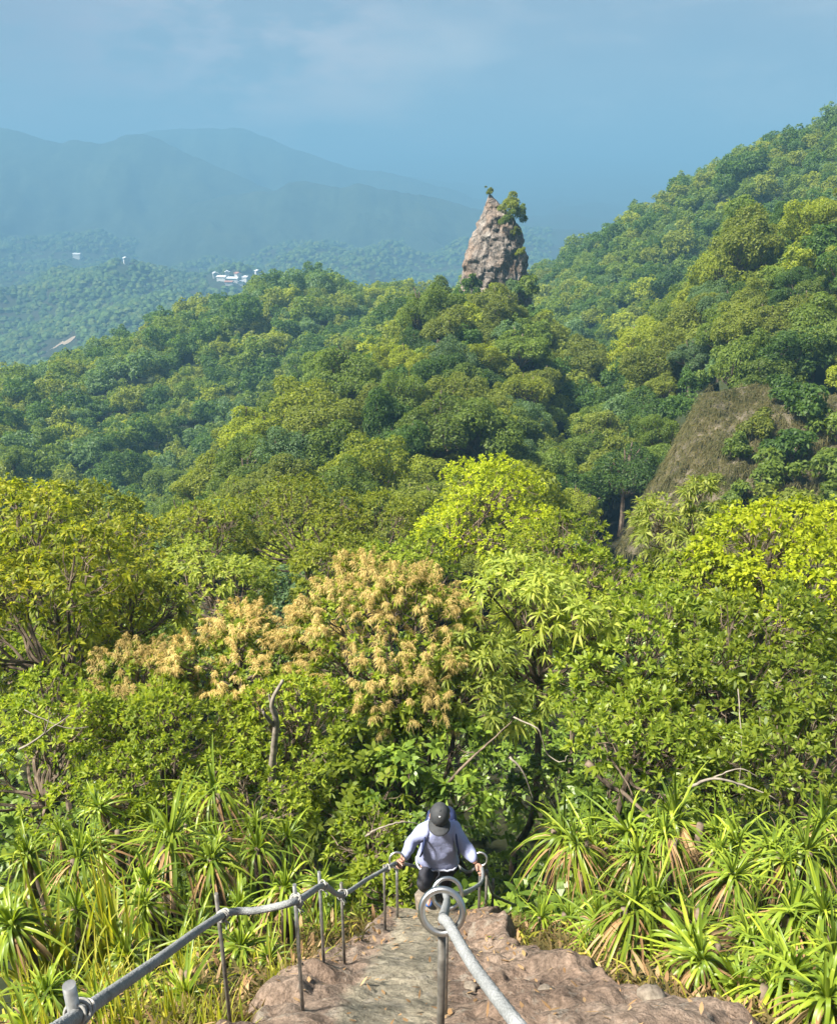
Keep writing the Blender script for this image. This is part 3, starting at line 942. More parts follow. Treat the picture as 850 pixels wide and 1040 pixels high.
small_shrub('shrub', 'small dark bush growing on the very tip of the rock spire', P(497, 201, DSP), .75, 't_olive', 401, 1.2)
small_shrub('shrub', 'large rounded bush leaning out near the top of the rock spire', P(516, 227, DSP - 1.4), 2.2, 't_olive', 402, 1.0, 3600, .11)
small_shrub('shrub', 'lower bush crowding the right shoulder of the spire under the leaning bush', P(521, 231, DSP - 2), 1.75, 't_green', 409, 1.0, 3000, .12)
small_shrub('shrub', 'thin mossy shrub hanging in the cleft below the spire bush', P(524, 243, DSP - 3.2), .85, 't_olive', 403, 1.3)
small_shrub('shrub', 'low mossy shrub clinging halfway down the rock spire', P(527, 262, DSP - 3.6), .7, 't_yellow', 404, 1.3)
small_shrub('shrub', 'grey-green shrub at the foot of the rock spire', P(521, 302, DSP - 5.5), 1.5, 't_grey', 405, .9)
small_shrub('shrub', 'broad green shrub at the lower right foot of the rock spire', P(533, 304, DSP - 4.5), 2.1, 't_green', 407, .9)
small_shrub('shrub', 'yellowish shrub at the middle of the rock spire foot', P(507, 309, DSP - 6), 1.6, 't_yellow', 408, .9)
small_shrub('shrub', 'dark shrub against the lower left flank of the rock spire', P(476, 302, DSP - 5.5), 1.7, 't_dark', 406, .9)

# ------------------------------------------------------------------ bare slope on the right
M['slope'] = rock_mat('bare_slope', [(.3, (.065, .058, .035)), (.5, (.12, .102, .07)), (.7, (.19, .155, .115))], .35, 2.4, bump=.8, bump_dist=.3)
rows = [[(735, 385, 78), (714, 400, 63), (760, 392, 61), (800, 396, 59), (880, 405, 57)],
        [(705, 440, 78), (690, 445, 60), (735, 440, 56), (790, 440, 54), (880, 445, 52)],
        [(668, 500, 78), (655, 505, 57), (705, 500, 52), (780, 500, 49), (880, 500, 47)],
        [(640, 560, 78), (628, 560, 54), (690, 570, 48), (770, 575, 45), (880, 580, 43)]]
ctl = np.array([[P(*a) for a in r] for r in rows])
nu, nv_ = 70, 60
V = []
A = np.array([spline(ctl[r], 18) for r in range(4)])        # 4 x k x 3
B = np.array([spline(A[:, c], 20) for c in range(A.shape[1])])   # k x m x 3
nk, nm = B.shape[:2]
for a in range(nk):
    for b in range(nm):
        p = Vector(B[a, b])
        n_ = 1.3 * mnoise.fractal(p * .22, 1., 2., 5) + .6 * mnoise.fractal(p * .9, 1., 2., 3) + .8 * abs(mnoise.noise(Vector((p.x * .5, p.y * .5, p.z * .12))))
        V.append((p.x - n_ * .3, p.y - n_, p.z + n_ * .2))
CLIFF = np.array(V).reshape(nk, nm, 3)
i, j = np.meshgrid(np.arange(nk - 1), np.arange(nm - 1), indexing='ij'); i, j = i.ravel(), j.ravel()
f = np.stack([i * nm + j, i * nm + j + 1, (i + 1) * nm + j + 1, (i + 1) * nm + j], 1)
mb = MB(); mb.add(V, [f])
tag(mb.build('cliff', M['slope'], smooth=True), 'steep bare earth face with dry grass below the spur', 'cliff', kind='structure')
rngs = np.random.default_rng(31)
gm = MB()
NB = 15000
ii = rngs.uniform(6, nk - 1.01, NB); jj = rngs.uniform(0, nm - 1.01, NB)
i0, j0 = ii.astype(int), jj.astype(int); fi, fj = (ii - i0)[:, None], (jj - j0)[:, None]
pp = (CLIFF[i0, j0] * (1 - fi) + CLIFF[i0 + 1, j0] * fi) * (1 - fj) + (CLIFF[i0, j0 + 1] * (1 - fi) + CLIFF[i0 + 1, j0 + 1] * fi) * fj
dens = np.array([mnoise.noise(Vector(p) * .18) for p in pp])
pp = pp[dens > -.3]
dd = nz(np.array([-.15, -.5, .2]) + rngs.normal(0, .45, (len(pp), 3)))
leaves(gm, pp, dd, np.tile([0, 0, 1.], (len(pp), 1)), rngs.uniform(.3, .9, len(pp)), .05, 1.0, ts=(0, .5, 1), ws=(.6, 1, 0))
kk = rngs.choice(len(pp), 2600)
rosettes(gm, rngs, pp[kk] + np.array([0, -.1, .1]), nz(np.array([-.15, -.6, .6]) + rngs.normal(0, .3, (len(kk), 3))), 12, .65, .03, (.2, 1.3), .9, lv=.5, ts=(0, .4, .8, 1), ws=(.8, 1, .6, 0))
tag(gm.build('dry_grass', M['slopegrass']), 'dry straw-coloured grass hanging down the bare slope', 'grass', kind='stuff')
shr = [(748, 468, 49, 1.3, 't_green'), (775, 503, 47, 2.0, 't_green'), (800, 470, 49, 1.9, 't_dark'), (740, 522, 47, 1.5, 't_green'), (832, 492, 46, 2.1, 't_green'), (800, 532, 45, 1.9, 't_olive'),
       (845, 450, 50, 1.9, 't_green'), (768, 440, 53, 1.4, 't_olive'), (720, 545, 47, .9, 't_green'), (815, 424, 55, 2.0, 't_dark'), (850, 530, 44, 2.2, 't_green'),
       (790, 403, 57, 1.5, 't_dark'), (690, 545, 47, 1.0, 't_olive'), (722, 490, 50, .8, 't_olive')]
shl = ['mid green shrub low in the middle of the bare slope', 'broad green shrub below the middle of the bare slope', 'dark shrub in the upper middle of the bare slope', 'small green shrub at the lower left of the bare slope',
       'large green shrub toward the right of the bare slope', 'olive shrub at the foot of the bare slope', 'green shrub by the frame edge beneath the spur trees', 'small olive shrub just under the top of the bare slope',
       'small shrub where the bare slope meets the lime treetops', 'dark shrub under the overhanging trees of the spur', 'green shrub at the bottom right end of the bare slope', 'dark shrub on the upper rim of the bare slope', 'olive shrub near the lowest tip of the bare slope', 'tiny olive shrub alone in the left half of the bare slope']
for q, (a, b, c, s, ck) in enumerate(shr):
    t = P(a, b, c); k = np.argmin(((pix(CLIFF.reshape(-1, 3))[0] - a) ** 2 + (pix(CLIFF.reshape(-1, 3))[1] - b) ** 2) + 1e6 * (CLIFF.reshape(-1, 3)[:, 1] > 70))
    t = CLIFF.reshape(-1, 3)[k] - np.array([0, .2, .3])
    small_shrub('shrub', shl[q], t, s, ck, 420 + q, .8, 1400, .17, 'shrubs on the bare slope')

# ------------------------------------------------------------------ far houses
M['whitewall'] = plain('white_wall', (.5, .5, .5), .8, vary=.08)
M['roofgrey'] = plain('grey_roof', (.55, .57, .6), .7, vary=.15)
M['roofred'] = plain('red_roof', (.3, .14, .1), .7, vary=.2)


def house(label, px, py, d, w, l, h, rot, roof, group=None):
    p = ground_hit(px, py); z = H1(p[0], p[1])
    k_ = p[1] / d; w, l, h = w * k_ * .62, l * k_ * .62, h * k_ * .62
    root = empty('house', (p[0], p[1], z)); root.rotation_euler.z = rot
    tag(root, label, 'house', group)
    mb = MB(); x, y = w / 2, l / 2
    b = [(-x, -y, -3), (x, -y, -3), (x, y, -3), (-x, y, -3), (-x, -y, h), (x, -y, h), (x, y, h), (-x, y, h), (0, -y, h + w * .22), (0, y, h + w * .22)]
    mb.add(b, [np.array([(0, 1, 5, 4), (1, 2, 6, 5), (2, 3, 7, 6), (3, 0, 4, 7)]), np.array([(4, 5, 8), (6, 7, 9)])])
    mb.build('wall', M['whitewall'], root)
    rb = MB(); e = .6; t = .35; k = h + w * .22 + .1
    for s in (-1, 1):
        rb.add([(0, -y - e, k), (0, y + e, k), (s * (x + e), y + e, h - .15), (s * (x + e), -y - e, h - .15), (0, -y - e, k + t), (0, y + e, k + t), (s * (x + e), y + e, h - .15 + t), (s * (x + e), -y - e, h - .15 + t)],
               [np.array([(0, 1, 2, 3), (4, 7, 6, 5), (0, 4, 5, 1), (1, 5, 6, 2), (2, 6, 7, 3), (3, 7, 4, 0)])])
    rb.build('roof', M[roof], root)
    wb = MB()
    for q in np.arange(-y + 2, y - 1, 3.2):
        for s in (-1, 1):
            wb.add([(s * (x + .05), q, h * .35), (s * (x + .05), q + 1.4, h * .35), (s * (x + .05), q + 1.4, h * .75), (s * (x + .05), q, h * .75)], [np.array([(0, 1, 2, 3)])])
    if wb.n: wb.build('window', M['roofgrey'], root)


vill = [(219, 281, 9, 16, 6, .3, 'roofgrey'), (226, 285, 10, 18, 7, 1.2, 'roofgrey'), (231, 281, 8, 12, 9, .2, 'roofgrey'), (237, 286, 11, 20, 6, 1.4, 'roofgrey'), (242, 282, 9, 14, 8, .6, 'roofred'),
        (249, 285, 9, 16, 6, 1.0, 'roofgrey'), (233, 289, 8, 14, 5, 1.5, 'roofred'), (262, 279, 9, 14, 6, .4, 'roofgrey'), (245, 289, 8, 14, 5, .1, 'roofgrey')]
vl = ['pale house at the left end of the valley village', 'long low white shed beside the village end house', 'tall white house in the middle of the valley village', 'longest white hall in the valley village',
      'red-roofed house behind the long village hall', 'white house toward the right of the valley village', 'red-roofed house at the front of the valley village', 'white house standing apart right of the village',
      'low white house at the front right of the village']
for q, (a, b, w, l, h, r_, rf) in enumerate(vill):
    house(vl[q], a, b, 1000, w, l, h, r_, rf, 'houses of the valley village')
house('lone white house on the valley slope below the saw-toothed mountain', 79, 261, 930, 8, 14, 5, 1.3, 'roofgrey')
house('lone pale house in the woods left of the village', 128, 265, 970, 8, 10, 5, .5, 'roofgrey')
house('white house showing above the left shoulder of the rounded hill', 30, 384, 470, 6, 8, 5, .4, 'roofgrey')
M['earth'] = plain('bare_earth', (.22, .175, .13), .95, vary=.2, scale=.4)
mb = MB()
pts = spline([ground_hit(48, 359), ground_hit(56, 354), ground_hit(64, 350), ground_hit(75, 346)], 6)
nn = len(pts); V = []
for k, p in enumerate(pts):
    hw = 2.6 + 1.4 * math.sin(k * .9)
    for s in (-1, 1): V.append((p[0] + s * hw * .5, p[1] + s * hw, 0))
V = np.array(V); V[:, 2] = H(V[:, 0], V[:, 1]) + .8
mb.add(V, [np.array([(2 * k, 2 * k + 1, 2 * k + 3, 2 * k + 2) for k in range(nn - 1)])])
tag(mb.build('road', M['earth']), 'pale bare earth track on the valley floor', 'road', kind='structure')

# ------------------------------------------------------------------ near trees and shrubs
T = 'tree'; S = 'shrub'
near = [
    ('evergreen_tree', T, 'big golden-tipped tree filling the left edge above the arching grass', 35, 615, 12.5, 95, 115, 'gold', dict(dens=1.0)),
    ('evergreen_tree', T, 'golden-tipped treetop at the left edge, rising highest against the far hill', 20, 530, 15.5, 50, 45, 'gold', {}),
    ('evergreen_tree', T, 'golden-green treetop right behind the big golden-tipped tree', 110, 565, 18, 52, 42, 'gold', {}),
    ('evergreen_tree', T, 'rounded pale green tree left of the tan blossom', 215, 605, 16.5, 72, 45, 'gold', dict(matkey='pale')),
    ('evergreen_tree', T, 'small golden-green tree between the golden-tipped tree and the tan blossom', 140, 625, 14, 48, 45, 'gold', {}),
    ('evergreen_tree', T, 'fine-leaved green tree above the tan blossom', 305, 545, 26, 78, 42, 'olive', dict(dens=.8)),
    ('evergreen_tree', T, 'olive treetop on the low saddle left of the lime tree', 385, 545, 27, 58, 38, 'olive', dict(dens=.8)),
    ('evergreen_tree', T, 'small olive treetop at the left of the saddle, before the ravine', 205, 545, 24, 52, 36, 'olive', dict(dens=.8)),
    ('evergreen_tree', T, 'green tree rising behind the tan blossom', 345, 590, 19, 62, 36, 'olive', {}),
    ('lime_tree', T, 'bright lime-yellow treetop in the middle, below the rock spire', 492, 528, 24, 78, 44, 'lime', dict(dens=.8)),
    ('lime_tree', T, 'lime-green tree standing right of the brightest middle treetop', 570, 566, 20, 52, 40, 'lime', dict(dens=.8, matkey='fine')),
    ('flowering_tree', T, 'tree covered in tan blossom at the centre of the near thicket', 385, 655, 11.5, 92, 72, 'green', dict(blossom=.75)),
    ('flowering_tree', T, 'tan-blossomed bush reaching left from the main blossoming tree', 245, 668, 11.5, 68, 38, 'green', dict(blossom=.65)),
    ('flowering_tree', T, 'leftmost tan-blossomed bush, low beside the golden-tipped tree', 140, 700, 11, 52, 30, 'green', dict(blossom=.65)),
    ('flowering_tree', T, 'lower tan-blossomed boughs hanging right of the grey snag', 415, 715, 10.6, 52, 42, 'green', dict(blossom=.4)),
    ('evergreen_tree', T, 'pale tree with long drooping leaf tufts right of the tan blossom', 545, 645, 11.8, 88, 80, 'pale', dict(dens=1.1)),
    ('evergreen_tree', T, 'pale drooping-leaved bush tucked against the tan blossom', 478, 690, 11, 50, 48, 'pale', {}),
    ('evergreen_tree', T, 'green rosette-leaved treetop above the drooping pale tree', 598, 598, 16.5, 56, 44, 'glossy', dict(matkey='fine')),
    ('evergreen_tree', T, 'silvery pale treetop poking up in front of the bare slope', 700, 543, 16.5, 56, 48, 'pale', dict(dens=.9)),
    ('lime_tree', T, 'large bright lime tree spreading over the right edge', 800, 585, 13.5, 88, 70, 'lime', {}),
    ('lime_tree', T, 'lime treetop in the right corner, in front of the bare slope', 845, 540, 16, 46, 38, 'lime', {}),
    ('evergreen_tree', T, 'glossy green tree at the right of centre, above the bare branches', 650, 665, 11.2, 88, 72, 'glossy', {}),
    ('evergreen_tree', T, 'glossy tree below the large lime tree', 765, 680, 10.8, 84, 78, 'glossy', {}),
    ('evergreen_tree', T, 'pale-leaved tree at the right edge under the lime foliage', 845, 690, 10.4, 55, 72, 'pale', dict(matkey='glossy')),
    ('evergreen_tree', T, 'low rosette-leaved tree with crooked bare limbs above the screw pines', 640, 755, 9.6, 78, 42, 'glossy', dict(low=-.05)),
    ('evergreen_tree', T, 'green tree half hidden behind the big golden-tipped tree at the left edge', 15, 640, 18, 80, 60, 'olive', {}),
    ('evergreen_tree', T, 'green crown filling the gap below the small golden-green tree', 95, 670, 14.5, 70, 45, 'green', {}),
    ('lime_tree', T, 'lime-green crown below the silvery treetop, left of the large lime tree', 715, 605, 13.5, 58, 44, 'lime', dict(matkey='fine')),
    ('lime_tree', T, 'bright crown at the right edge below the large lime tree', 835, 630, 12, 52, 42, 'lime', {}),
    ('evergreen_tree', T, 'olive crown at the left edge just under the far hill', 60, 545, 22, 70, 40, 'olive', {}),
    ('evergreen_tree', T, 'green crown in the gap left of the lime treetop', 425, 590, 19, 60, 40, 'green', {}),
    ('shrub', S, 'green shrub filling the right edge behind the screw pines', 815, 785, 9, 72, 50, 'glossy', {}),
    ('shrub', S, 'green shrub behind the tallest right-hand screw pines', 730, 790, 9.3, 60, 36, 'fine', dict(matkey='glossy')),
    ('shrub', S, 'dark large-leaved shrub straight behind the climber', 425, 800, 9.8, 70, 66, 'dark', dict(dens=1.2)),
    ('shrub', S, 'large-leaved shrub under the tan blossom, left of the climber', 350, 800, 9.4, 62, 62, 'dark', dict(matkey='green')),
    ('shrub', S, 'dark shrub deep in the gully under the glossy tree', 600, 830, 10.4, 70, 55, 'dark', {}),
    ('shrub', S, 'fine-leaved green bush around the grey snag', 290, 755, 9.9, 72, 62, 'fine', {}),
    ('shrub', S, 'fine-leaved bush below the left tan blossom', 175, 760, 9.6, 82, 58, 'fine', {}),
    ('shrub', S, 'fine-leaved bush at the left edge under the golden-tipped tree', 45, 770, 9.2, 84, 58, 'fine', {}),
    ('shrub', S, 'small bright bush on the path rim left of the climber', 375, 850, 8, 40, 34, 'fine', {}),
    ('shrub', S, 'green bush above the arching grass at the left', 110, 810, 8.4, 58, 32, 'fine', {}),
    ('shrub', S, 'green bush behind the middle of the left screw pines', 245, 815, 8.4, 62, 34, 'fine', {}),
    ('shrub', S, 'low leafy bush at the path rim behind the last posts', 390, 905, 6.9, 34, 26, 'fine', {}),
]
for q, (nm, ct, lab, px, py, d, rx, ry, spc, kw) in enumerate(near):
    near_tree(nm, ct, lab, px, py, d, rx, ry, spc, 500 + q, **kw)

# undergrowth between them: one mass
rngu = np.random.default_rng(77)
um = MB()
n = 14000
ux = rngu.uniform(-17, 17, n); uy = 6.2 + 26 * rngu.random(n) ** 1.5
l, r = path_edges(uy)
ok = (np.abs(ux) < 2.5 + uy * .62) & ~((uy < 7.3) & (ux > l - .3) & (ux < r + .3))
ux, uy = ux[ok], uy[ok]; uz = H(ux, uy)
hgt = rngu.uniform(0, 1, len(ux)) ** 1.5 * np.clip((uy - 5.5) * .35, .3, 2.2)
rosettes(um, rngu, np.stack([ux, uy, uz + hgt], -1), nz(np.stack([rngu.normal(0, .4, len(ux)), rngu.normal(-.3, .4, len(ux)), np.ones(len(ux))], -1)), 8, .2, .07, (.4, 1.5), .3)
tag(um.build('undergrowth', M['dark']), 'dark leafy undergrowth in the gully beneath the near trees', 'undergrowth', kind='stuff')

# dead wood
def dead_branch(label, lines, r0, mat='deadwood'):
    a = lines[0][0]
    o = P(*a)
    mb = MB()
    for ln, k in zip(lines, [1, .5, .45, .4, .35]):
        pts = spline([P(*p) - o for p in ln], 6)
        jit = np.cumsum(np.random.default_rng(len(label)).normal(0, .006, pts.shape), 0)
        tube(mb, pts + jit, np.linspace(r0 * k, r0 * k * .35, len(pts)), 6)
    ob = mb.build('dead_branch', M[mat], loc=o, smooth=True)
    tag(ob, label, 'branch')


dead_branch('bleached grey snag standing up through the fine-leaved bush', [[(278, 812, 9.0), (276, 770, 8.95), (279, 735, 8.9), (276, 712, 8.9), (285, 690, 8.9)], [(279, 738, 8.9), (268, 727, 8.8), (264, 722, 8.8)], [(277, 716, 8.9), (272, 706, 8.9)]], .06)
dead_branch('thin pale twig curling down in front of the pale drooping tree', [[(522, 728, 10.2), (545, 738, 10), (556, 766, 10), (570, 774, 9.9), (577, 768, 9.9)]], .013)
dead_branch('thin pale twig hanging in the dark hollow above the climber', [[(518, 770, 9.6), (530, 785, 9.5), (540, 815, 9.5)]], .018)
dead_branch('crooked brown limb slanting into the right screw pines', [[(596, 775, 8.9), (620, 800, 8.8), (640, 812, 8.6), (668, 838, 8.3)], [(608, 758, 9.), (630, 785, 8.8), (645, 812, 8.6)]], .045, 'bark')
dead_branch('bare twigs tangled low in the right shrub', [[(700, 800, 8.4), (725, 790, 8.4), (760, 800, 8.3), (790, 812, 8.2)], [(725, 790, 8.4), (750, 780, 8.4), (770, 790, 8.3)], [(750, 700, 9.5), (752, 750, 9.), (750, 800, 8.5)]], .02)
dead_branch('bare grey twigs in the gap below the golden-tipped tree', [[(20, 760, 8.3), (45, 745, 8.3), (70, 730, 8.3)], [(45, 745, 8.3), (50, 720, 8.3)], [(25, 720, 8.5), (60, 738, 8.4), (90, 742, 8.4)]], .016)
dead_branch('pale curved twig by the left railing ring', [[(372, 850, 6.6), (385, 840, 6.6), (405, 836, 6.6), (428, 838, 6.7)]], .012)
dead_branch('brown limb slanting up under the tan blossom', [[(450, 800, 9.6), (475, 775, 9.7), (500, 755, 9.9), (520, 735, 10.2)]], .024, 'bark')

# ------------------------------------------------------------------ screw pines
def strap_plant(seed, n=46, L=.72, W=.05, stem=.22, lift=(.15, 1.45), droop=.75, dry=10):
    rng = np.random.default_rng(seed)
    k = np.arange(n); ph = k * 2.39996 + rng.normal(0, .15, n)
    al = lift[0] + (lift[1] - lift[0]) * (k / n) ** .8 + rng.normal(0, .22, n)
    ph = ph + rng.normal(0, .35, n)
    d = np.stack([np.cos(ph) * np.sin(al), np.sin(ph) * np.sin(al), np.cos(al)], -1)
    up = np.array([0, 0, 1.]) - d * d[:, 2:3] + 1e-3
    mb = MB()
    ts = (0, .12, .3, .5, .7, .87, 1); ws = (.9, 1, .95, .85, .6, .33, 0)
    pos = np.stack([np.cos(ph) * .03, np.sin(ph) * .03, stem + .12 * (1 - k / n)], -1)
    Ls = L * rng.uniform(.5, 1.2, n)
    leaves(mb, pos, d, up, Ls, W * rng.uniform(.75, 1.2, n), droop * rng.uniform(.15, 1.75, n) * (.35 + np.abs(al) / 1.4), ts=ts, ws=ws, fold=.22)
    db = MB()
    m = dry; ph = rng.uniform(0, 6.28, m); al = rng.uniform(1.2, 1.9, m)
    d = np.stack([np.cos(ph) * np.sin(al), np.sin(ph) * np.sin(al), np.cos(al)], -1)
    up = np.array([0, 0, 1.]) - d * d[:, 2:3] + 1e-3
    leaves(db, np.stack([np.cos(ph) * .03, np.sin(ph) * .03, np.full(m, stem)], -1), d, up, L * rng.uniform(.5, .95, m), W * rng.uniform(.5, .9, m), rng.uniform(.7, 1.2, m), ts=ts, ws=ws, fold=.3)
    sb = MB(); tube(sb, [(0, 0, -.5), (.02, .01, 0), (0, 0, stem + .1)], [.05, .045, .035], 7)
    return mb.mesh('foliage', M['strap'], True), db.mesh('dry_foliage', M['dry'], True), sb.mesh('stem', M['bark'], True)


straps = [strap_plant(900 + q, n=(50, 64, 44, 70, 56, 58)[q], L=(.72, .82, .62, .78, .9, .66)[q], W=(.034, .036, .03, .038, .036, .032)[q], stem=(.2, .45, .15, .3, .55, .25)[q],
                      droop=(1.0, 1.15, .8, 1.1, 1.25, .85)[q], dry=(16, 26, 12, 20, 30, 14)[q]) for q in range(6)]


def screw_pine(px, py, d, s, v, label, group, lift=0.0):
    """crown seen at (px, py): stands on the ground beneath"""
    p = P(px, py, d)
    zg = H1(p[0], p[1])
    st = (.2, .45, .15, .3, .55, .25)[v] * s
    root = empty('screw_pine', (p[0], p[1], zg if p[2] - st < zg + .35 else p[2] - st))
    tag(root, label, 'plant', group)
    rz = random.uniform(0, 6.28); tx, ty = random.gauss(0, .22), random.gauss(0, .22)
    for nm, me in zip(('foliage', 'dry_foliage', 'stem'), straps[v]):
        o = bpy.data.objects.new(nm, me); COL.objects.link(o); o.parent = root
        o.scale = (s, s, s); o.rotation_euler = (tx, ty, rz)
        if nm == 'stem':
            gap = root.location.z - zg
            o.rotation_euler = (0, 0, rz); o.scale = (s, s, s)
            if gap > .05:
                o2 = MB(); tube(o2, [(0, 0, 0), (.05, .03, -gap * .5), (.0, 0, -gap - .3)], [.05 * s, .055 * s, .06 * s], 7)
                o2.build('stem', M['bark'], root, smooth=True)
    return root


left_sp = [  # px, py, d, scale, variant, what marks it out
    (165, 868, 6.1, 1.0, 1, 'large dark screw pine with drooping fountain of leaves, behind the second post'),
    (222, 812, 7.6, .8, 4, 'screw pine on a bare stem with dead brown skirt, highest on the left bank'),
    (215, 880, 6.1, .75, 3, 'screw pine right of the large dark fountain, level with the second post top'),
    (262, 868, 6.4, .75, 5, 'screw pine with spiky upright leaves behind the third post'),
    (290, 855, 6.9, .7, 0, 'screw pine beside the last bushes at the end of the left bank'),
    (120, 850, 6.8, .75, 4, 'screw pine with pale dead leaves just above the arching grass'),
    (105, 815, 7.6, .6, 0, 'small screw pine at the top of the left bank under the green bush'),
    (20, 940, 4.6, .75, 3, 'wide screw pine lying open at the left edge of the picture'),
    (75, 930, 4.9, .7, 2, 'screw pine in the shade below the arching grass'),
    (130, 950, 4.7, .7, 5, 'screw pine behind the long rope between first and second post'),
    (180, 940, 4.9, .62, 2, 'yellow-green screw pine touching the rope left of the second post'),
    (240, 940, 4.7, .68, 0, 'screw pine between second and third post'),
    (270, 960, 4.5, .55, 2, 'low screw pine beside the third post, leaning on the path'),
    (30, 870, 6.3, .7, 0, 'screw pine half buried in yellow grass at the left edge'),
    (240, 905, 5.5, .7, 3, 'broad screw pine behind the rope between second and third post'),
    (320, 895, 5.9, .55, 5, 'small screw pine behind the fourth post'),
    (190, 985, 3.9, .6, 5, 'screw pine under the rope at the foot of the second post'),
    (60, 985, 3.7, .6, 2, 'screw pine just beyond the first post'),
    (150, 905, 5.5, .8, 0, 'screw pine below the large dark fountain plant'),
    (75, 880, 6.0, .7, 5, 'screw pine between the yellow grass and the dark fountain plant'),
    (10, 1010, 3.2, .6, 0, 'screw pine in the bottom left corner'),
]
right_sp = [
    (562, 850, 7.6, .9, 1, 'lone drooping screw pine nearest the hollow, at the left of the right bank'),
    (615, 865, 6.9, .85, 4, 'screw pine on a tall bare stem, second along the right bank'),
    (655, 850, 7.0, .95, 1, 'tall screw pine with yellowing leaves in the middle of the right bank'),
    (710, 845, 6.9, 1.0, 4, 'tallest screw pine of the right bank, dead leaves hanging under it'),
    (755, 862, 6.6, .85, 0, 'screw pine right of the tallest one'),
    (820, 875, 6.2, .95, 1, 'large screw pine at the right edge, upper row'),
    (575, 905, 6.0, .68, 2, 'bright narrow-leaved screw pine by the path corner'),
    (548, 925, 5.7, .5, 5, 'small screw pine hugging the path rim near the last ring post'),
    (610, 920, 5.4, .72, 5, 'dense bright screw pine on the rim, middle of the path curve'),
    (655, 920, 5.2, .7, 3, 'screw pine above the rock shelf, in the middle of the right bank'),
    (700, 910, 5.3, .75, 0, 'screw pine with yellow blades below the tallest one'),
    (745, 925, 4.9, .75, 3, 'dark screw pine with a few yellow leaves, right of the yellow-bladed one'),
    (800, 925, 4.8, .8, 4, 'screw pine with brown hanging leaves near the right edge'),
    (845, 930, 4.7, .7, 5, 'screw pine cut by the right edge, middle row'),
    (700, 960, 4.3, .68, 2, 'screw pine overhanging the rock at the front of the right bank'),
    (755, 975, 4.0, .7, 5, 'front screw pine above the lower rock shelf'),
    (815, 985, 3.7, .75, 0, 'screw pine in the bottom right corner'),
    (650, 955, 4.7, .55, 5, 'low screw pine spilling over the rock shelf'),
    (600, 955, 4.9, .5, 2, 'small yellow-green screw pine at the rim of the path'),
    (785, 870, 6.3, .8, 3, 'screw pine between the tallest one and the right edge'),
    (845, 1010, 3.3, .7, 3, 'dark screw pine at the very corner below the rest'),
    (640, 885, 6.2, .7, 0, 'screw pine under the crooked brown limb'),
    (740, 890, 5.8, .75, 1, 'drooping screw pine under the tallest one'),
]
for a in left_sp: screw_pine(*a, 'screw pines on the left bank')
for a in right_sp: screw_pine(*a, 'screw pines on the right bank')


# more of them, filling the ranks
rf = np.random.default_rng(55)
def fill_bank(side, group, rows):
    for rk, (py, d, xs_) in enumerate(rows):
        for n_, px in enumerate(xs_):
            word = 'from the path' if side == 'right' else 'from the picture edge'
            lab = f'small screw pine, {ORD[n_]} {word}, {ORD[rk]} filling rank of the {side} bank'
            screw_pine(px + rf.normal(0, 5), py + rf.normal(0, 7), d + rf.normal(0, .12), rf.uniform(.5, .78), int(rf.integers(0, 6)), lab, group)


fill_bank('left', 'screw pines on the left bank', [(1000, 3.7, (35, 95, 140)), (920, 5.2, (150, 205, 285)), (840, 7.0, (60, 150, 190, 240, 270))])
fill_bank('right', 'screw pines on the right bank', [(1005, 3.6, (775, 825)), (965, 4.3, (735, 785, 840)), (945, 4.8, (625, 675, 720, 770, 825)), (875, 6.3, (590, 635, 680, 730, 780, 840)), (845, 7.1, (600, 640, 685, 735, 790, 845))])


# long arching grass
def grass_clump(label, px, py, d, n, L, W, seed, mat, lean=.5, droop=.8, group=None):
    rng = np.random.default_rng(seed)
    p = P(px, py, d); p[2] = H1(p[0], p[1]) - .05
    mb = MB()
    al = np.abs(rng.normal(0, lean, n)); ph = rng.uniform(0, 6.28, n)
    dv = np.stack([np.cos(ph) * np.sin(al), np.sin(ph) * np.sin(al), np.cos(al)], -1)
    up = np.array([0, 0, 1.]) - dv * dv[:, 2:3] + 1e-3 * rng.normal(size=(n, 3))
    pos = np.stack([rng.normal(0, .06, n), rng.normal(0, .06, n), np.zeros(n)], -1)
    leaves(mb, pos, dv, up, L * rng.uniform(.5, 1.1, n), W * rng.uniform(.6, 1.2, n), droop * rng.uniform(.2, 1.2, n) * (.25 + al), ts=(0, .15, .35, .55, .75, .9, 1), ws=(.8, 1, .9, .75, .5, .25, 0), fold=.2)
    o = mb.build('grass_clump', M[mat], loc=p, smooth=True)
    tag(o, label, 'grass', group)


grass_clump('tall clump of arching yellow-green grass at the left, above the rope', 112, 930, 4.9, 40, 1.5, .04, 1, 'yellowgrass', .3, .5)
grass_clump('arching yellow grass blades sweeping in from the left edge', 45, 935, 4.6, 36, 1.45, .036, 2, 'yellowgrass', .6, .8)
grass_clump('yellow grass leaning out at the left edge above the open screw pine', 5, 915, 5.0, 32, 1.35, .034, 3, 'yellowgrass', .6, .8)
grass_clump('clump of thin green grass in the bottom left corner', 120, 1020, 3.3, 60, .6, .014, 4, 'yellowgrass', .4, .5)
grass_clump('thin grass tuft between the first and second posts', 170, 1015, 3.3, 70, .5, .012, 5, 'yellowgrass', .4, .5)
grass_clump('thin grass tuft at the foot of the second post', 215, 1030, 3.1, 60, .42, .012, 6, 'yellowgrass', .4, .5)
grass_clump('thin grass tuft hiding the foot of the first post', 40, 1025, 3.0, 70, .55, .013, 7, 'yellowgrass', .4, .5)
grass_clump('upright blades beside the tallest right screw pine', 735, 860, 6.6, 26, .9, .03, 8, 'strap', .3, .5)
grass_clump('feathery dry grass beside the last left posts', 352, 880, 6.4, 60, .55, .012, 9, 'drygrass', .5, .6)
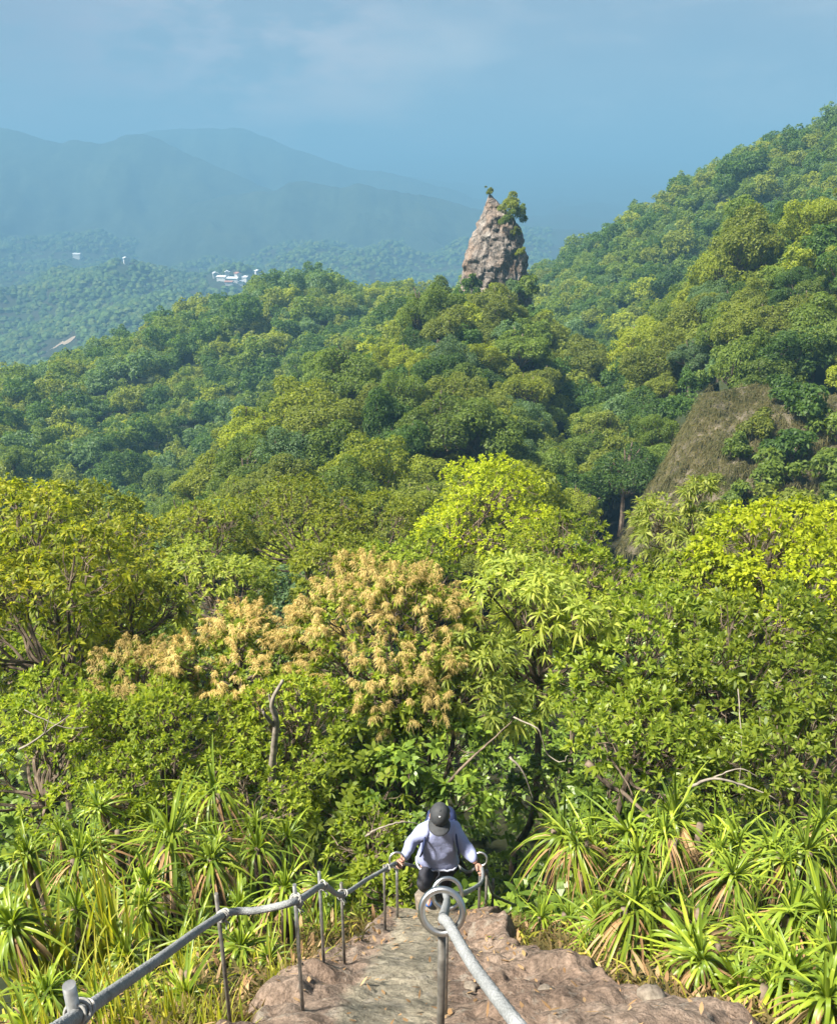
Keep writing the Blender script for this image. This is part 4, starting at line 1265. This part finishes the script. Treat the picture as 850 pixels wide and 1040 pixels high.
grass_clump('tuft of yellow grass growing in a crack of the path', 378, 972, 4.5, 40, .16, .006, 10, 'drygrass', .4, .4)
grass_clump('small dry tuft on the right side of the path', 505, 972, 4.4, 60, .15, .006, 11, 'drygrass', .6, .4)

grass_clump('green grass tuft under the open screw pine at the left edge', 25, 975, 4.0, 60, .6, .014, 21, 'yellowgrass', .5, .6)
grass_clump('grass tuft behind the long rope, between the first post and the yellow grass', 90, 965, 4.2, 60, .65, .014, 22, 'yellowgrass', .5, .6)
grass_clump('grass tuft left of the second post, just behind the rope', 185, 955, 4.4, 60, .6, .013, 23, 'yellowgrass', .5, .6)
grass_clump('leafy green blades between the large dark fountain and the yellow grass', 140, 890, 5.7, 34, .9, .028, 24, 'strap', .5, .7)
grass_clump('grass tuft at the rim beside the third post', 285, 985, 3.9, 60, .4, .011, 25, 'yellowgrass', .5, .6)
grass_clump('long blades between the fourth post and the shrubs', 325, 915, 5.5, 40, .6, .016, 26, 'strap', .5, .7)

# verge: short dry grass and litter along both rims, one mass
vg = MB(); rngg = np.random.default_rng(91)
n = 9000
yy = rngg.uniform(1.2, 6.6, n); l, r = path_edges(yy)
left = rngg.random(n) < .55
off = np.abs(rngg.normal(0, .45, n))
xx = np.where(left, l - off + .05, r + off + .05)
zz = H(xx, yy)
dv = nz(np.stack([rngg.normal(0, .6, n), rngg.normal(0, .6, n), rngg.uniform(.2, 1, n)], -1))
leaves(vg, np.stack([xx, yy, zz], -1), dv, rand_dir(rngg, n), rngg.uniform(.08, .3, n), rngg.uniform(.006, .02, n), .5, ts=(0, .4, .8, 1), ws=(.7, 1, .6, 0), mat=0)
n = 1500
yy = rngg.uniform(1.2, 6.4, n); l, r = path_edges(yy)
left = rngg.random(n) < .6
xx = np.where(left, l - rngg.uniform(-.05, 2.2, n), r + rngg.uniform(-.05, 2.5, n))
zz = H(xx, yy)
dv = nz(np.stack([rngg.normal(0, .4, n), rngg.normal(0, .4, n), rngg.uniform(.5, 1, n)], -1))
leaves(vg, np.stack([xx, yy, zz], -1), dv, rand_dir(rngg, n), rngg.uniform(.2, .5, n), rngg.uniform(.01, .022, n), .6, ts=(0, .4, .8, 1), ws=(.7, 1, .6, 0), mat=1)
tag(vg.build('verge_grass', [M['drygrass'], M['yellowgrass']]), 'short dry grass and litter along the rims of the path', 'grass', kind='stuff')

lt = MB(); n = 2600
yy = rngg.uniform(1.5, 6.6, n); l, r = path_edges(yy); lf = rngg.random(n) < .5
xx = np.where(lf, l - rngg.uniform(.0, 1.5, n), r + rngg.uniform(.0, 1.8, n)); zz = H(xx, yy) + .02
leaves(lt, np.stack([xx, yy, zz], -1), nz(rngg.normal(0, 1, (n, 3)) * np.array([1, 1, .4])), np.tile([0, .6, .8], (n, 1)), rngg.uniform(.06, .22, n), rngg.uniform(.015, .04, n), .15)
n = 420
yy = rngg.uniform(2.2, 6.1, n); l, r = path_edges(yy); u_ = rngg.beta(.5, .5, n); xx = l + (r - l) * u_
zz = np.array([path_top(a, b) for a, b in zip(xx, yy)]) + .012
dv = nz(np.stack([rngg.normal(0, 1, n), rngg.normal(0, 1, n) , rngg.normal(-.2, .25, n)], -1))
leaves(lt, np.stack([xx, yy, zz], -1), dv, np.tile([0, .6, .8], (n, 1)), rngg.uniform(.03, .09, n), rngg.uniform(.01, .03, n), .1)
tag(lt.build('leaf_litter', M['dry']), 'scattered dry leaves lying on the path and along its rims', 'litter', kind='stuff')

# loose stones on the path
M['stone'] = rock_mat('loose_stone', [(.3, (.13, .1, .08)), (.6, (.24, .21, .17))], 6., 30., bump=.5, bump_dist=.01)
def stone(label, px, py, d, s, seed, zoff=0.0, at=None):
    p = P(px, py, d) if at is None else np.array(at)
    z = path_top(p[0], p[1]) + zoff
    bmv = []
    nl, ns = 9, 14
    for a in range(nl + 1):
        for b in range(ns):
            t, q = math.pi * a / nl, 2 * math.pi * b / ns
            v = Vector((math.sin(t) * math.cos(q), math.sin(t) * math.sin(q), math.cos(t) * .6))
            k = 1 + .35 * mnoise.noise(v * 1.6 + Vector((seed, 0, 0))) + .15 * mnoise.noise(v * 4 + Vector((0, seed, 0)))
            bmv.append(v * k * s)
    i, j = np.meshgrid(np.arange(nl), np.arange(ns), indexing='ij'); i, j = i.ravel(), j.ravel()
    f = np.stack([i * ns + j, (i + 1) * ns + j, (i + 1) * ns + (j + 1) % ns, i * ns + (j + 1) % ns], 1)
    mb = MB(); mb.add(bmv, [f])
    return tag(mb.build('stone', M['stone'], loc=(p[0], p[1], z), smooth=True), label, 'stone')


# ------------------------------------------------------------------ railing
def base_z(x, y): return path_top(x, y) if path_edges(y)[0] - .1 < x < path_edges(y)[1] + .1 else H1(x, y)


def post(label, px, ytop, d, rad, mat='steel', xb=None, foot=None):
    t = P(px, ytop, d)
    zb = base_z(t[0], d)
    root_z = zb
    b = np.array([t[0] if xb is None else P(xb[0], xb[1], d)[0], d, 0])
    mb = MB()
    tube(mb, [(b[0] - t[0], 0, -.25), (0, 0, t[2] - root_z), ], [rad, rad], 14)
    o = mb.build('rail_post', M[mat], loc=(t[0], d, root_z), smooth=False)
    for p_ in o.data.polygons: p_.use_smooth = len(p_.vertices) == 4
    tag(o, label, 'post', 'posts along the left of the path')
    return t


def ring_post(label, px, pyc, d, Rr, rr_, rad, yaw, mat='steel', ringmat='ringsteel'):
    c = P(px, pyc, d)
    zb = base_z(c[0], d)
    root = empty('ring_post', (c[0], d, zb)); tag(root, label, 'post', 'ring-topped posts of the railing')
    top = c[2] - zb - Rr
    mb = MB(); tube(mb, [(0, 0, -.25), (0, 0, top * .5), (0, 0, top - .003)], rad, 14)
    o = mb.build('post', M[mat], root)
    for p_ in o.data.polygons: p_.use_smooth = len(p_.vertices) == 4
    rb = MB(); torus(rb, (0, 0, c[2] - zb), (math.sin(yaw), -math.cos(yaw) * 1.0, .55), Rr, rr_, 40, 12)
    rb.build('ring', M[ringmat], root, smooth=True)
    return c


post('nearest and thickest steel post at the lower left corner, under the rope', 70, 1001, 1.6, .017)
post('thin rusty post second along the left rope, rising from the grass', 219.5, 908, 3.05, .0098, 'rusty')
post('steel post third along the left rope, standing on bare rock', 299, 899, 3.17, .0098, 'steel')
post('steel post fourth along the left rope, tallest above the knot', 324, 886, 3.96, .0098)
post('dark rusty post where the rope dips, fifth along the left', 346.5, 897, 4.2, .0098, 'rusty')
post('slim leaning post just before the left ring, sixth along', 390, 879, 5.39, .011, 'rusty')
C1 = ring_post('nearest ring-topped post standing in the middle of the path', 449, 926, 2.14, .069, .0118, .0138, -.1, 'rusty')
C2 = ring_post('second ring-topped post just behind the nearest ring', 454, 908, 3.2, .072, .0105, .012, .15)
C3 = ring_post('ring-topped post under the left hand of the picture, by the bushes', 403, 874, 5.84, .066, .010, .013, .1)
C4 = ring_post('ring-topped post gripped at the right, beyond the climber', 488, 873, 6.05, .058, .010, .013, -.2)
o = post('bare stub post just right of the gripped ring post', 494.5, 884, 6.12, .013, 'rusty')
post('last slim post at the lip, half hidden beyond the right hand', 501, 893, 6.5, .013, 'rusty')

# ropes
lr = [P(-60, 1105, 1.05), P(30, 1062, 1.35), P(80, 1031, 1.6), P(148, 984, 2.2), P(226, 930, 3.0), P(262, 925, 3.1), P(302, 915, 3.15), P(328, 900, 3.9), P(347, 909, 4.18), P(372, 894, 5.0), P(393, 882, 5.4), P(403, 877, 5.82), P(420, 880, 6.4), P(440, 886, 7.0)]
mb = MB(); pts = spline(lr, 10)
org = P(226, 930, 3.0)
rope_tube(mb, pts - org, np.interp(pts[:, 1], [1, 3, 5.5], [.02, .0175, .0145]))
rope = mb.build('handrail_rope', M['rope'], loc=org, smooth=True)
tag(rope, 'thick grey rope strung from post to post along the left side', 'rope', 'grey railing ropes')
def lashing(p, ax, parent, r=.026):
    mb = MB()
    rng = np.random.default_rng(int(abs(p[0] * 100)))
    for q in range(5):
        torus(mb, rng.normal(0, .006, 3) + np.array(ax) * (q - 2) * .009, nz(np.array(ax) + rng.normal(0, .5, 3)), r * .9, .0042, 18, 6)
    limb(mb, rng, (0, 0, -r), (.015, -.01, -r - .05), .004, .003, .2, 3, 5)
    limb(mb, rng, (.01, 0, -r), (.03, -.01, -r - .035), .004, .003, .2, 3, 5)
    mb.build('cord_lashing', M['white_cord'], parent, loc=p - org, smooth=True)
for a, b in ((2, 3), (4, 5), (6, 7), (7, 8), (8, 9), (10, 11)):
    lashing(lr[a], nz(lr[b] - lr[a - 1]), rope, .027 if a != 2 else .032)

r2 = [P(620, 1150, 1.1), P(560, 1080, 1.3), P(525, 1040, 1.45), P(480, 980, 1.78), P(455, 938, 2.08), C1 + [.004, 0, -.035], P(452, 925, 2.45), P(454, 914, 3.1), C2 + [.0, .06, -.05], P(470, 908, 3.9), P(489, 896, 5.3), P(489.5, 882, 5.95), P(486, 880, 6.1), P(475, 886, 6.35), P(464, 879, 6.8)]
mb = MB(); pts = spline(r2, 10)
rope_tube(mb, pts - C1, np.interp(pts[:, 1], [1, 3, 5.5], [.0185, .016, .0135]))
rp = mb.build('handrail_rope', M['rope'], loc=C1, smooth=True)
tag(rp, 'grey rope running through the centre rings towards the lower right corner', 'rope', 'grey railing ropes')
r3 = [P(491, 884, 6.1), P(496, 897, 6.2), P(501, 909, 6.45), P(512, 915, 6.9), P(524, 920, 7.3)]
mb = MB(); pts = spline(r3, 6)
tube(mb, pts - r3[0], .014, 10)
rp = mb.build('handrail_rope', M['rope'], loc=r3[0], smooth=True)
tag(rp, 'short thin rope dropping over the lip beyond the right-hand ring', 'rope', 'grey railing ropes')

# ------------------------------------------------------------------ person
M['skin'] = plain('skin', (.27, .15, .11), .55, vary=.08, scale=12)
M['jacket'] = plain('pale_jacket', (.24, .265, .43), .7, vary=.14, scale=7, bump=.5, bump_dist=.03)
M['jacketdark'] = plain('jacket_hem', (.3, .32, .4), .7, vary=.08)
M['trousers'] = plain('black_trousers', (.022, .022, .03), .7, vary=.3, scale=9, bump=.3, bump_dist=.02)
M['cap'] = plain('dark_cap', (.03, .032, .036), .75, vary=.2, scale=40, bump=.2)
M['strapnavy'] = plain('navy_strap', (.02, .03, .09), .7, vary=.2)
M['shoe'] = plain('blue_shoe', (.05, .12, .36), .6, vary=.2)
M['hair'] = plain('black_hair', (.015, .012, .01), .5, vary=.3, scale=30)
M['emblem'] = plain('white_emblem', (.8, .8, .8), .6, vary=.03)


def skin_obj(name, chains, mat, parent, origin, sub=2, extra=None):
    """chains: [(points, radii)] joined where a point repeats; grown with a Skin modifier into one surface"""
    me = bpy.data.meshes.new(name)
    vs, rs, es, key = [], [], [], {}
    for pts, rad in chains:
        last = None
        for p, r in zip(pts, rad):
            k = tuple(round(float(a), 4) for a in p)
            if k not in key:
                key[k] = len(vs); vs.append([float(a) for a in np.asarray(p) - origin]); rs.append(r if isinstance(r, tuple) else (r, r))
            if last is not None and last != key[k]: es.append((last, key[k]))
            last = key[k]
    me.from_pydata(vs, es, [])
    ob = bpy.data.objects.new(name, me); COL.objects.link(ob)
    ob.modifiers.new('skin', 'SKIN').use_smooth_shade = True
    for v, r in zip(me.skin_vertices[0].data, rs): v.radius = r
    me.skin_vertices[0].data[0].use_root = True
    s = ob.modifiers.new('sub', 'SUBSURF'); s.levels = sub; s.render_levels = sub
    bpy.context.view_layer.update()
    dg = bpy.context.evaluated_depsgraph_get()
    m2 = bpy.data.meshes.new_from_object(ob.evaluated_get(dg)); m2.name = name
    ob.modifiers.clear(); ob.data = m2
    m2.materials.clear(); m2.materials.append(mat)
    for p in m2.polygons: p.use_smooth = True
    ob.parent = parent
    return ob


ORI = P(441, 905, 6.4)
ORI[2] = P(438, 905, 6.35)[2] - .02
person = empty('person', ORI)
tag(person, 'person in pale blue jacket and black cap climbing up between the ropes', 'person')
pel = P(444.5, 877, 6.30); spine = P(445.5, 862, 6.26); chest = P(447, 848, 6.22); neck = P(447, 838, 6.18); head = P(446.5, 829, 6.1)
shL = P(434.5, 841, 6.2); shR = P(461, 841, 6.2)
elL = P(419.5, 855, 6.12); elR = P(473.5, 862, 6.12)
wrL = P(408, 873, 5.9); wrR = P(484, 878, 6.0)
hipL = P(436.5, 878, 6.3); hipR = P(453, 879, 6.32)
knL = P(430, 900, 5.98); anL = P(436, 902, 6.34)
knR = P(452, 899, 6.42); anR = knR + np.array([.01, .16, -.40])
toeL = anL + np.array([-.01, -.17, -.07]); toeR = anR + np.array([-.01, -.17, -.06])
headtop = head + np.array([0, -.04, .09]); chin = head + np.array([-.005, -.085, -.085])


def hand(w, grip, axis, up):
    """palm and five fingers curled round a rope that passes through grip along axis"""
    out = []
    f = nz(grip - w); side = nz(axis - f * np.dot(axis, f)); dn = nz(np.cross(side, f))
    if dn[2] > 0: dn = -dn
    palm = w + f * .055
    kn = w + f * .09
    out.append(([w, palm, kn], [(.026, .02), (.038, .018), (.036, .015)]))
    for q, (o, L) in enumerate(((-.03, .068), (-.01, .076), (.011, .07), (.03, .056))):
        a = kn + side * o - f * .015
        b = kn + side * o * 1.05 + f * .026 * (L / .07)
        c = b + f * .008 + dn * .032 * (L / .07)
        e = c - f * .024 + dn * .012
        out.append(([a, b, c, e], [.0105, .0095, .009, .0075]))
    s = 1 if np.dot(side, [0, 0, 1]) > 0 else -1
    th0 = w + f * .03 + side * s * .025
    th1 = th0 + side * s * .02 + f * .03 + dn * .012
    th2 = th1 + f * .024 + dn * .022 - side * s * .012
    out.append(([th0, th1, th2], [.0125, .0115, .0085]))
    return out


gripL = P(404.5, 877, 5.80); gripR = P(489, 884, 5.93)
hl = hand(wrL, gripL, nz(lr[10] - lr[11]), 1)
hr = hand(wrR, gripR, nz(P(489, 896, 5.3) - P(489.5, 882, 5.95)), 1)
# one body surface: torso, neck, head, limbs; palms carried by the wrists, fingers rooted in the palms
body = [([pel, spine, chest, neck, head + np.array([0, 0, -.01]), headtop], [(.13, .1), (.12, .09), (.14, .1), (.055, .055), (.074, .09), (.045, .055)]),
        ([chest, shL, elL, wrL], [(.14, .1), .055, .04, .026]), ([chest, shR, elR, wrR], [(.14, .1), .055, .04, .026]),
        ([pel, hipL, knL, anL, toeL], [(.13, .1), .08, .055, .036, .03]), ([pel, hipR, knR, anR, toeR], [(.13, .1), .08, .055, .036, .03])]
bodyo = skin_obj('body', body, M['skin'], person, ORI)
parts = []
for ch in (hl, hr):
    parts.append(skin_obj('h', [ch[0]], M['skin'], person, ORI))
    for c in ch[1:]: parts.append(skin_obj('h', [c], M['skin'], person, ORI))
# face: eyes, nose and ears below the cap
fdir = nz(chin - head + np.array([0, -.06, .02])); fx = np.array([1., 0, 0]); fu = nz(np.cross(fx, fdir)); fu = fu if fu[2] > 0 else -fu
fb = MB()
def blob(mb, c, s, n=10, m=8, mat=0):
    V = [np.asarray(c) + np.array([math.sin(math.pi * a / m) * math.cos(2 * math.pi * b / n) * s[0], math.sin(math.pi * a / m) * math.sin(2 * math.pi * b / n) * s[1], math.cos(math.pi * a / m) * s[2]]) for a in range(m + 1) for b in range(n)]
    i, j = np.meshgrid(np.arange(m), np.arange(n), indexing='ij'); i, j = i.ravel(), j.ravel()
    mb.add(V, [np.stack([i * n + j, (i + 1) * n + j, (i + 1) * n + (j + 1) % n, i * n + (j + 1) % n], 1)], mat)
fc = head - ORI
blob(fb, fc + fdir * .078 - fu * .01, (.013, .02, .02)); blob(fb, fc + fx * .083, (.012, .022, .03)); blob(fb, fc - fx * .083, (.012, .022, .03))
blob(fb, fc + fdir * .09 - fu * .04, (.024, .012, .007), mat=1)
for s in (-1, 1): blob(fb, fc + fdir * .088 + fu * .02 + fx * s * .032, (.014, .01, .007), mat=2)
M['lip'] = plain('lip', (.4, .16, .14), .5); M['eye'] = plain('eye', (.05, .04, .035), .2)
face = fb.build('h', [M['skin'], M['lip'], M['eye']], person, smooth=True)
parts.append(face)
# weld everything of the body into its one mesh
bm_all = MB()
def take(o, remap):
    me = o.data; n = len(me.vertices)
    V = np.empty(n * 3); me.vertices.foreach_get('co', V)
    bym = {}
    for p in me.polygons: bym.setdefault((len(p.vertices), p.material_index), []).append(tuple(p.vertices))
    st = bm_all.n
    bm_all.V.append(V.reshape(-1, 3)); bm_all.n += n
    for (k, mi), fs in bym.items():
        bm_all.F.append(np.array(fs) + st); bm_all.M.append(np.full(len(fs), remap[mi] if mi in remap else 0, np.int32))
take(bodyo, {0: 0})
for p_ in parts: take(p_, {0: 0, 1: 1, 2: 2})
for p_ in [bodyo] + parts: bpy.data.objects.remove(p_)
bm_all.build('body', [M['skin'], M['lip'], M['eye']], person, smooth=True)
# clothes
hem = P(445, 879, 6.27)
jk = skin_obj('jacket', [([hem, P(445, 870, 6.26), spine, chest, neck + np.array([0, 0, -.035])], [(.2, .135), (.225, .155), (.195, .135), (.18, .125), (.08, .075)]),
                         ([chest, shL + np.array([0, 0, .0]), (shL + elL) / 2, elL, (elL + wrL) / 2, wrL + nz(elL - wrL) * .015], [(.165, .12), .085, .073, .066, .06, .042]),
                         ([chest, shR + np.array([0, 0, .0]), (shR + elR) / 2, elR, (elR + wrR) / 2, wrR + nz(elR - wrR) * .015], [(.165, .12), .085, .073, .066, .06, .042])], M['jacket'], person, ORI)
for v in jk.data.vertices:
    w = Vector(v.co); n_ = mnoise.fractal(Vector((w.x * 9, w.y * 9, w.z * 5)), 1., 2., 4) * .02 - abs(mnoise.noise(w * 14)) * .012
    v.co += v.normal * n_
hb = MB()
th_ = np.linspace(0, 2 * np.pi, 40)
jv = np.array([tuple(v.co) for v in jk.data.vertices])
zlo = jv[:, 2].min()
low_ = jv[(jv[:, 2] > zlo + .025) & (jv[:, 2] < zlo + .085)]
hc = low_.mean(0)
la = np.arctan2(low_[:, 1] - hc[1], low_[:, 0] - hc[0]); lr_ = np.hypot(low_[:, 1] - hc[1], low_[:, 0] - hc[0])
ringp = []
for t in th_:
    dd_ = np.abs((la - t + np.pi) % (2 * np.pi) - np.pi)
    rr3 = lr_[dd_ < .35].max() if (dd_ < .35).any() else lr_.mean()
    ringp.append(hc + np.array([math.cos(t) * rr3, math.sin(t) * rr3, .006 * math.sin(3 * t)]))
ringp = np.array(ringp)
tube(hb, ringp, .009, 8); limb(hb, np.random.default_rng(3), ringp[29], ringp[29] + np.array([-.03, -.04, -.09]), .006, .005, .1)
hb.build('hem', M['jacketdark'], jk, smooth=True)
kb = MB()
kb2 = skin_obj('trousers', [([pel + np.array([0, 0, .03]), hipL, (hipL + knL) / 2, knL, (knL + anL) / 2, anL], [(.145, .115), .098, .086, .072, .056, .046]),
                            ([pel + np.array([0, 0, .03]), hipR, (hipR + knR) / 2, knR, (knR + anR) / 2, anR], [(.145, .115), .098, .086, .072, .056, .046])], M['trousers'], person, ORI)
for a, t in ((anL, toeL), (anR, toeR)):
    skin_obj('shoe', [([a + np.array([0, .05, -.055]), a + np.array([0, 0, -.04]), (a + t) / 2 + np.array([0, 0, -.015]), t], [(.042, .04), (.048, .048), (.047, .04), (.035, .028)])], M['shoe'], person, ORI)
# cap: crown, brim, button, emblem
cu = nz(np.array([0, -.55, .85])); cf = nz(np.array([-.06, -.85, -.55])); cxs = np.cross(cf, cu)
cb = MB(); V = []
cc = head - ORI + np.array([0, -.012, .03])
nl, ns = 10, 28
for a in range(nl + 1):
    t = (math.pi / 2) * a / nl * 1.12
    for b in range(ns):
        q = 2 * math.pi * b / ns
        V.append(cc + cu * (math.cos(t) * .104) + (cf * math.cos(q) * .106 + cxs * math.sin(q) * .088) * math.sin(min(t, math.pi / 2)))
i, j = np.meshgrid(np.arange(nl), np.arange(ns), indexing='ij'); i, j = i.ravel(), j.ravel()
cb.add(V, [np.stack([i * ns + j, (i + 1) * ns + j, (i + 1) * ns + (j + 1) % ns, i * ns + (j + 1) % ns], 1)])
capo = cb.build('cap', M['cap'], person, smooth=True)
bb = MB(); V = []
nb, nr_ = 20, 6
for k_ in range(2):
    for a in range(nr_ + 1):
        rad = .086 + .08 * a / nr_
        for b in range(nb + 1):
            q = -1.15 + 2.3 * b / nb
            rr2 = .086 + (rad - .086) * (math.cos(q * 1.2) * .9 + .1)
            V.append(cc + (cf * math.cos(q) * rr2 * 1.12 + cxs * math.sin(q) * rr2) + cu * (-.012 - .05 * (math.sin(q) ** 2) * (a / nr_) - .008 * k_ - .012 * a / nr_))
n1 = nb + 1
fs = []
for k_ in range(2):
    for a in range(nr_):
        for b in range(nb):
            s0 = k_ * (nr_ + 1) * n1
            qd = (s0 + a * n1 + b, s0 + (a + 1) * n1 + b, s0 + (a + 1) * n1 + b + 1, s0 + a * n1 + b + 1)
            fs.append(qd if k_ == 0 else qd[::-1])
for b in range(nb):
    s0, s1 = nr_ * n1, (nr_ + 1) * n1 + nr_ * n1
    fs.append((s0 + b, s1 + b, s1 + b + 1, s0 + b + 1))
bb.add(V, [np.array(fs)])
bb.build('brim', M['cap'], capo, smooth=True)
eb = MB(); blob(eb, cc + cu * .104, (.009, .009, .006)); eb.build('button', M['cap'], capo, smooth=True)
eb = MB(); blob(eb, cc + cu * .092 + cf * .05, (.009, .006, .005)); eb.build('emblem', M['emblem'], capo, smooth=True)
hbm = MB(); blob(hbm, cc - cf * .04 - cu * .045, (.095, .075, .07)); hbm.build('hair', M['hair'], person, smooth=True)
# backpack on the back
bk = empty('backpack', chest + np.array([0.02, .2, -.12]))
tag(bk, 'navy backpack worn behind the shoulders of the climbing person', 'backpack')
bo = bk.location
mb = MB(); V = []
for a in range(9):
    t = math.pi * a / 8
    for b in range(20):
        q = 2 * math.pi * b / 20
        sx, sy = np.sign(math.cos(q)) * abs(math.cos(q)) ** .5, np.sign(math.sin(q)) * abs(math.sin(q)) ** .5
        V.append((sx * .155 * math.sin(t) ** .4, .02 + sy * .09 * math.sin(t) ** .4, math.cos(t) * .23))
i, j = np.meshgrid(np.arange(8), np.arange(20), indexing='ij'); i, j = i.ravel(), j.ravel()
mb.add(V, [np.stack([i * 20 + j, (i + 1) * 20 + j, (i + 1) * 20 + (j + 1) % 20, i * 20 + (j + 1) % 20], 1)])
mb.build('bag', M['strapnavy'], bk, smooth=True)
for s in (-1, 1):
    sb = MB()
    c = chest - np.array(bo)
    sx = s * .142
    tube(sb, spline([c + (sx * .9, .13, .05), c + (sx * .95, .05, .115), c + (sx * .98, -.06, .10), c + (sx * 1.06, -.135, .02), c + (sx * 1.2, -.14, -.09), c + (sx * 1.3, -.06, -.2)], 6), .009, 8)
    sb.build('strap', M['strapnavy'], bk, smooth=True)
stone('flat foothold stone under the raised foot of the climber', 0, 0, 0, .16, 3, at=(anL[0], anL[1] - .03, 0)).location.z = anL[2] - .175

for q, a in enumerate([(478, 1000, .04, 'small pale stone right of the nearest ring post'), (555, 1007, .06, 'flat pale chip of rock on the right shelf'), 
          (468, 962, .045, 'small stone below the second ring'), (660, 1022, .07, 'rounded stone on the lower right rock shelf')]):
    d = 1.45 / (math.tan(math.atan((a[1] - 520) / F) + PITCH) - SL)
    stone(a[3], a[0], a[1], d, a[2], 10 + q, .01)

# ------------------------------------------------------------------ light, sky, air
SUN_EL, SUN_AZ = R(53), R(-112)          # azimuth from +y towards +x: behind the camera, to its left
sd = bpy.data.lights.new('sun', 'SUN'); sd.energy = 4.4; sd.angle = R(8); sd.color = (1.0, .94, .82)
so = bpy.data.objects.new('sun', sd); COL.objects.link(so)
sv = Vector((math.sin(SUN_AZ) * math.cos(SUN_EL), math.cos(SUN_AZ) * math.cos(SUN_EL), math.sin(SUN_EL)))
so.rotation_euler = sv.to_track_quat('Z', 'Y').to_euler()
w = bpy.data.worlds.new('World'); scene.world = w; w.use_nodes = True
nt = w.node_tree; nt.nodes.clear()
sky = nd(nt, 'ShaderNodeTexSky', sky_type='NISHITA'); sky.sun_disc = False
sky.sun_elevation = SUN_EL; sky.sun_rotation = SUN_AZ; sky.altitude = 300; sky.dust_density = 1.5; sky.ozone_density = 2.0; sky.air_density = 1.0
tc = nd(nt, 'ShaderNodeTexCoord')
mp = nd(nt, 'ShaderNodeMapping'); mp.inputs['Scale'].default_value = (2.2, 2.2, 6.0)
nt.links.new(tc.outputs['Generated'], mp.inputs[0])
cn = nd(nt, 'ShaderNodeTexNoise', Scale=1.6, Detail=6.0, Roughness=.55)
nt.links.new(mp.outputs[0], cn.inputs['Vector'])
cr = ramp(nt, [(.36, (.75, .85, 1.05)), (.52, (1.15, 1.15, 1.25)), (.68, (2.5, 2.15, 1.9))], cn.outputs['Fac'])
cl = mixc(nt, .84, sky.outputs[0], cr.outputs[0])
gn = nd(nt, 'ShaderNodeTexNoise', Scale=3.2, Detail=6.0, Roughness=.6)
nt.links.new(mp.outputs[0], gn.inputs['Vector'])
for (qx, qy), lo_, col_ in (((235, 55), .98, (3.6, 2.8, 2.9)), ((335, 145), .988, (3.2, 2.6, 2.3)), ((60, 60), .99, (1.6, 1.4, 1.7))):     # pale cloud banks over the mountains
    d0 = nz(P(qx, qy, 1.0))
    dp = nd(nt, 'ShaderNodeVectorMath', operation='DOT_PRODUCT'); nt.links.new(tc.outputs['Generated'], dp.inputs[0]); dp.inputs[1].default_value = tuple(d0)
    rm = nd(nt, 'ShaderNodeMapRange'); rm.interpolation_type = 'SMOOTHSTEP'; nt.links.new(dp.outputs['Value'], rm.inputs[0]); rm.inputs[1].default_value = lo_; rm.inputs[2].default_value = .9995
    gm_ = ramp(nt, [(.4, (0, 0, 0)), (.7, (1, 1, 1))], gn.outputs['Fac'])
    mu = nd(nt, 'ShaderNodeMath', operation='MULTIPLY'); nt.links.new(rm.outputs[0], mu.inputs[0]); nt.links.new(gm_.outputs[0], mu.inputs[1])
    cl = mixc(nt, mu.outputs[0], cl, col_)
bg = nd(nt, 'ShaderNodeBackground', Strength=.061)
nt.links.new(cl, bg.inputs[0])
wo = nd(nt, 'ShaderNodeOutputWorld'); nt.links.new(bg.outputs[0], wo.inputs[0])

m, nt, out = new_mat('haze')
pv = nd(nt, 'ShaderNodeVolumePrincipled', Density=.00096, Anisotropy=0.0)
pv.inputs['Color'].default_value = (.155, .335, .52, 1)
nt.links.new(pv.outputs[0], out.inputs['Volume'])
x0, x1, y0, y1, z0, z1 = -6000, 6000, -6000, 6000, float(Z.min()) - 40, 225
mb = MB()
mb.add([(x0, y0, z0), (x1, y0, z0), (x1, y1, z0), (x0, y1, z0), (x0, y0, z1), (x1, y0, z1), (x1, y1, z1), (x0, y1, z1)],
       [np.array([(0, 3, 2, 1), (4, 5, 6, 7), (0, 1, 5, 4), (1, 2, 6, 5), (2, 3, 7, 6), (3, 0, 4, 7)])])
tag(mb.build('haze', m), 'blue summer haze filling the valley air', 'haze', kind='stuff')

# ------------------------------------------------------------------ render settings
vs = scene.view_settings
vs.view_transform = 'Standard'; vs.look = 'None'; vs.gamma = 1.0; vs.use_curve_mapping = False
vs.exposure = 2.32
scene.display_settings.display_device = 'sRGB'
cy_ = scene.cycles
cy_.max_bounces = 5; cy_.diffuse_bounces = 3; cy_.glossy_bounces = 2; cy_.transmission_bounces = 3; cy_.volume_bounces = 0; cy_.transparent_max_bounces = 4
cy_.caustics_reflective = False; cy_.caustics_refractive = False
cy_.use_denoising = True
cy_.use_adaptive_sampling = True; cy_.adaptive_threshold = .02
cy_.sample_clamp_indirect = 6
